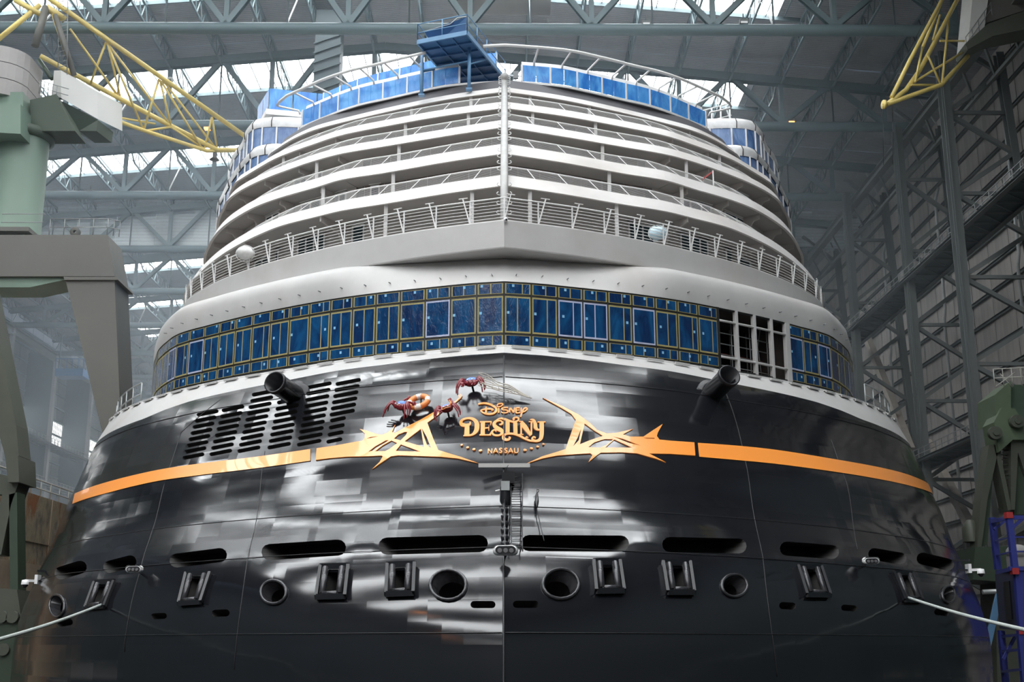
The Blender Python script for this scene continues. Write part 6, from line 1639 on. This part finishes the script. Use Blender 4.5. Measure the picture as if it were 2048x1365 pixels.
leg2([(1988, 890), (1998, 895), (2024, 1020), (2016, 1022)])
leg2([(2022, 868), (2040, 858), (2056, 900), (2090, 1030), (2078, 1030), (2036, 905), (2030, 1020), (2022, 1020)])
fp([(1980, 905), (1990, 900), (1975, 1090), (1962, 1095)], 76.4, 77, 'web_plate', 'dark_green', GR)
fp([(2030, 900), (2044, 900), (2080, 1030), (2028, 1030)], 76.4, 77, 'web_plate', 'dark_green', GR)
mb = MB(); 
for k in range(12): y = 900 + k * 10; mb.tube(PD(2000 + k * .4, y, 76.5), PD(2018 + k * .4, y, 76.5), .04, 4)
mb.tube(PD(2000, 895, 76.5), PD(2005, 1020, 76.5), .05, 5); mb.tube(PD(2018, 895, 76.5), PD(2024, 1020, 76.5), .05, 5)
mb.build('ladder', 'olive', GR)
mb = MB()
for h in (.6, 1.2): mb.tube(PD(1990, 775, 76) + Vector((0, 0, h)), PD(2140, 768, 76) + Vector((0, 0, h)), .035, 5)
for k in range(8): a = PD(1990 + 18 * k, 775 - k, 76); mb.tube(a, a + Vector((0, 0, 1.2)), .035, 5)
mb.tube(PD(1990, 775, 76), PD(2030, 745, 76), .035, 5); mb.tube(PD(2025, 775, 76), PD(2000, 748, 76), .035, 5)
mb.build('head_railing', 'rail_beige', GR)
fp([(1950, 1095), (2150, 1090), (2150, 1175), (1946, 1160)], 75.5, 79.5, 'portal_base', 'dark_green', GR)
fp([(1990, 1140), (2150, 1140), (2150, 1420), (1996, 1420)], 77, 79.5, 'portal_base_lower', 'olive', GR)
mb = MB(); mb.lathe(PD(1944, 1085, 77), (0, 0, 1), [(0, .55), (.9, .55), (1.3, .3), (1.4, .2)], 18); mb.build('bollard_drum', 'olive', GR)
mb = MB(); mb.tube(PD(1965, 1185, 74), PD(2060, 1180, 74), .14, 8); mb.build('pipe', 'galv', GR)

# blue frame tower
BT = thing('frame_tower', 'dark blue steel frame tower with red corner fittings at the bottom right', 'tower', (27, 63, FZ))
def bx_(x0, y0, x1, y1, D, nm, mt, w=.28):
    mb = MB(); mb.beam(PD(x0, y0, D), PD(x1, y1, D), w, w); mb.build(nm, mt, BT)
D0_, D1_ = 60.0, 62.6
for x, D in ((2018, D0_), (1984, D1_ + 1), (2100, D0_), (2070, D1_ + 1)): bx_(x, 1036, x + 12, 1140, D, 'corner_post', 'navy')
for y in (1036, 1075, 1104, 1138):
    bx_(2018, y, 2100, y, D0_, 'frame_rail', 'navy', .2 if y in (1036, 1138) else .08); mb = MB(); mb.beam(PD(2018 + (y - 1036) * .11, y, D0_), PD(1984 + (y - 1036) * .11, y + 8, D1_ + 1), .2 if y in (1036, 1138) else .07, .2 if y in (1036, 1138) else .07); mb.build('side_rail', 'navy', BT)
bx_(2020, 1060, 2045, 1038, D0_, 'corner_brace', 'navy', .15); bx_(1988, 1060, 2012, 1040, D1_, 'corner_brace', 'navy', .12)
fp([(2030, 1142), (2140, 1142), (2140, 1262), (2040, 1262)], D0_, D0_ + .3, 'side_panel', 'navy', BT)
Q = [PD(1990, 1150, D1_ + 1), PD(2030, 1142, D0_), PD(2040, 1262, D0_), PD(1999, 1258, D1_ + 1)]; mb = MB(); mb.prism(Q, (.25, .15, 0)); mb.build('side_panel', 'navy_dull', BT)
Q = [PD(2008, 1165, D1_ - .6), PD(2020, 1163, D0_ + 1), PD(2026, 1240, D0_ + 1), PD(2014, 1240, D1_ - .6)]; mb = MB(); mb.prism([q - Vector((.08, .05, 0)) for q in Q], (.1, .05, 0)); mb.build('door_recess', 'black', BT)
for x, D in ((2040, D0_), (2002, D1_ + 1), (2120, D0_)): bx_(x, 1262, x + 14, 1420, D, 'lower_post', 'navy')
for y in (1270, 1300, 1340): bx_(2040, y, 2120, y, D0_, 'lower_rail', 'navy', .12); mb = MB(); mb.beam(PD(2042, y, D0_), PD(2004, y + 4, D1_ + 1), .12, .12); mb.build('lower_rail', 'navy', BT)
bx_(2006, 1320, 2030, 1275, D1_, 'lower_brace', 'navy', .14)
for x, y, D in ((2018, 1030, D0_ - .1), (2030, 1142, D0_ - .1), (2043, 1262, D0_ - .1)):
    q = PD(x, y, D); mb = MB(); mb.box((q.x - .16, q.y - .1, q.z - .18), (q.x + .16, q.y + .25, q.z + .12)); mb.build('corner_casting', 'red', BT)
T = thing('blue_strut', 'light blue raking strut beside the dark blue tower', 'strut', tuple(PD(1990, 1240, 66)))
mb = MB(); mb.beam(PD(1998, 1190, 66), PD(1966, 1330, 66), .14, .35); mb.build('strut_bar', 'blue_light', T)
T = thing('wrapped_machine', 'white wrapped machine standing inside the dark blue frame tower', 'machine', tuple(PD(2035, 1105, 63)))
q = PD(2035, 1105, 63); mb = MB(); mb.ell(q, .6, .45, .4, 14, 10); mb.box((q.x - .5, q.y - .3, q.z - 1.0), (q.x + .5, q.y + .3, q.z - .2)); mb.build('wrapping', 'concrete', T)
# small blue gantry trolley high on the far left wall
T = thing('gantry_trolley', 'small blue crane trolley high against the far left wall', 'crane', tuple(PD(140, 735, 190)))
a = PD(115, 740, 190); mb = MB(); mb.box((a.x, 189, a.z - 1.2), (a.x + 4.5, 192, a.z)); mb.build('trolley_body', 'blue_steel', T)
mb = MB()
for k in range(6): mb.beam((a.x + k * .9, 189, a.z), (a.x + k * .9, 189, a.z + 1.6), .12, .12)
mb.beam((a.x, 189, a.z + 1.6), (a.x + 4.5, 189, a.z + 1.6), .12, .12); mb.build('trolley_rail', 'blue_steel', T)
mb = MB()
for k in (0, 1): mb.beam((a.x + k * 4.4, 190.5, a.z), (a.x + k * 4.4, 190.5, 50.2), .2, .2)
mb.build('hanger', 'teal', T)
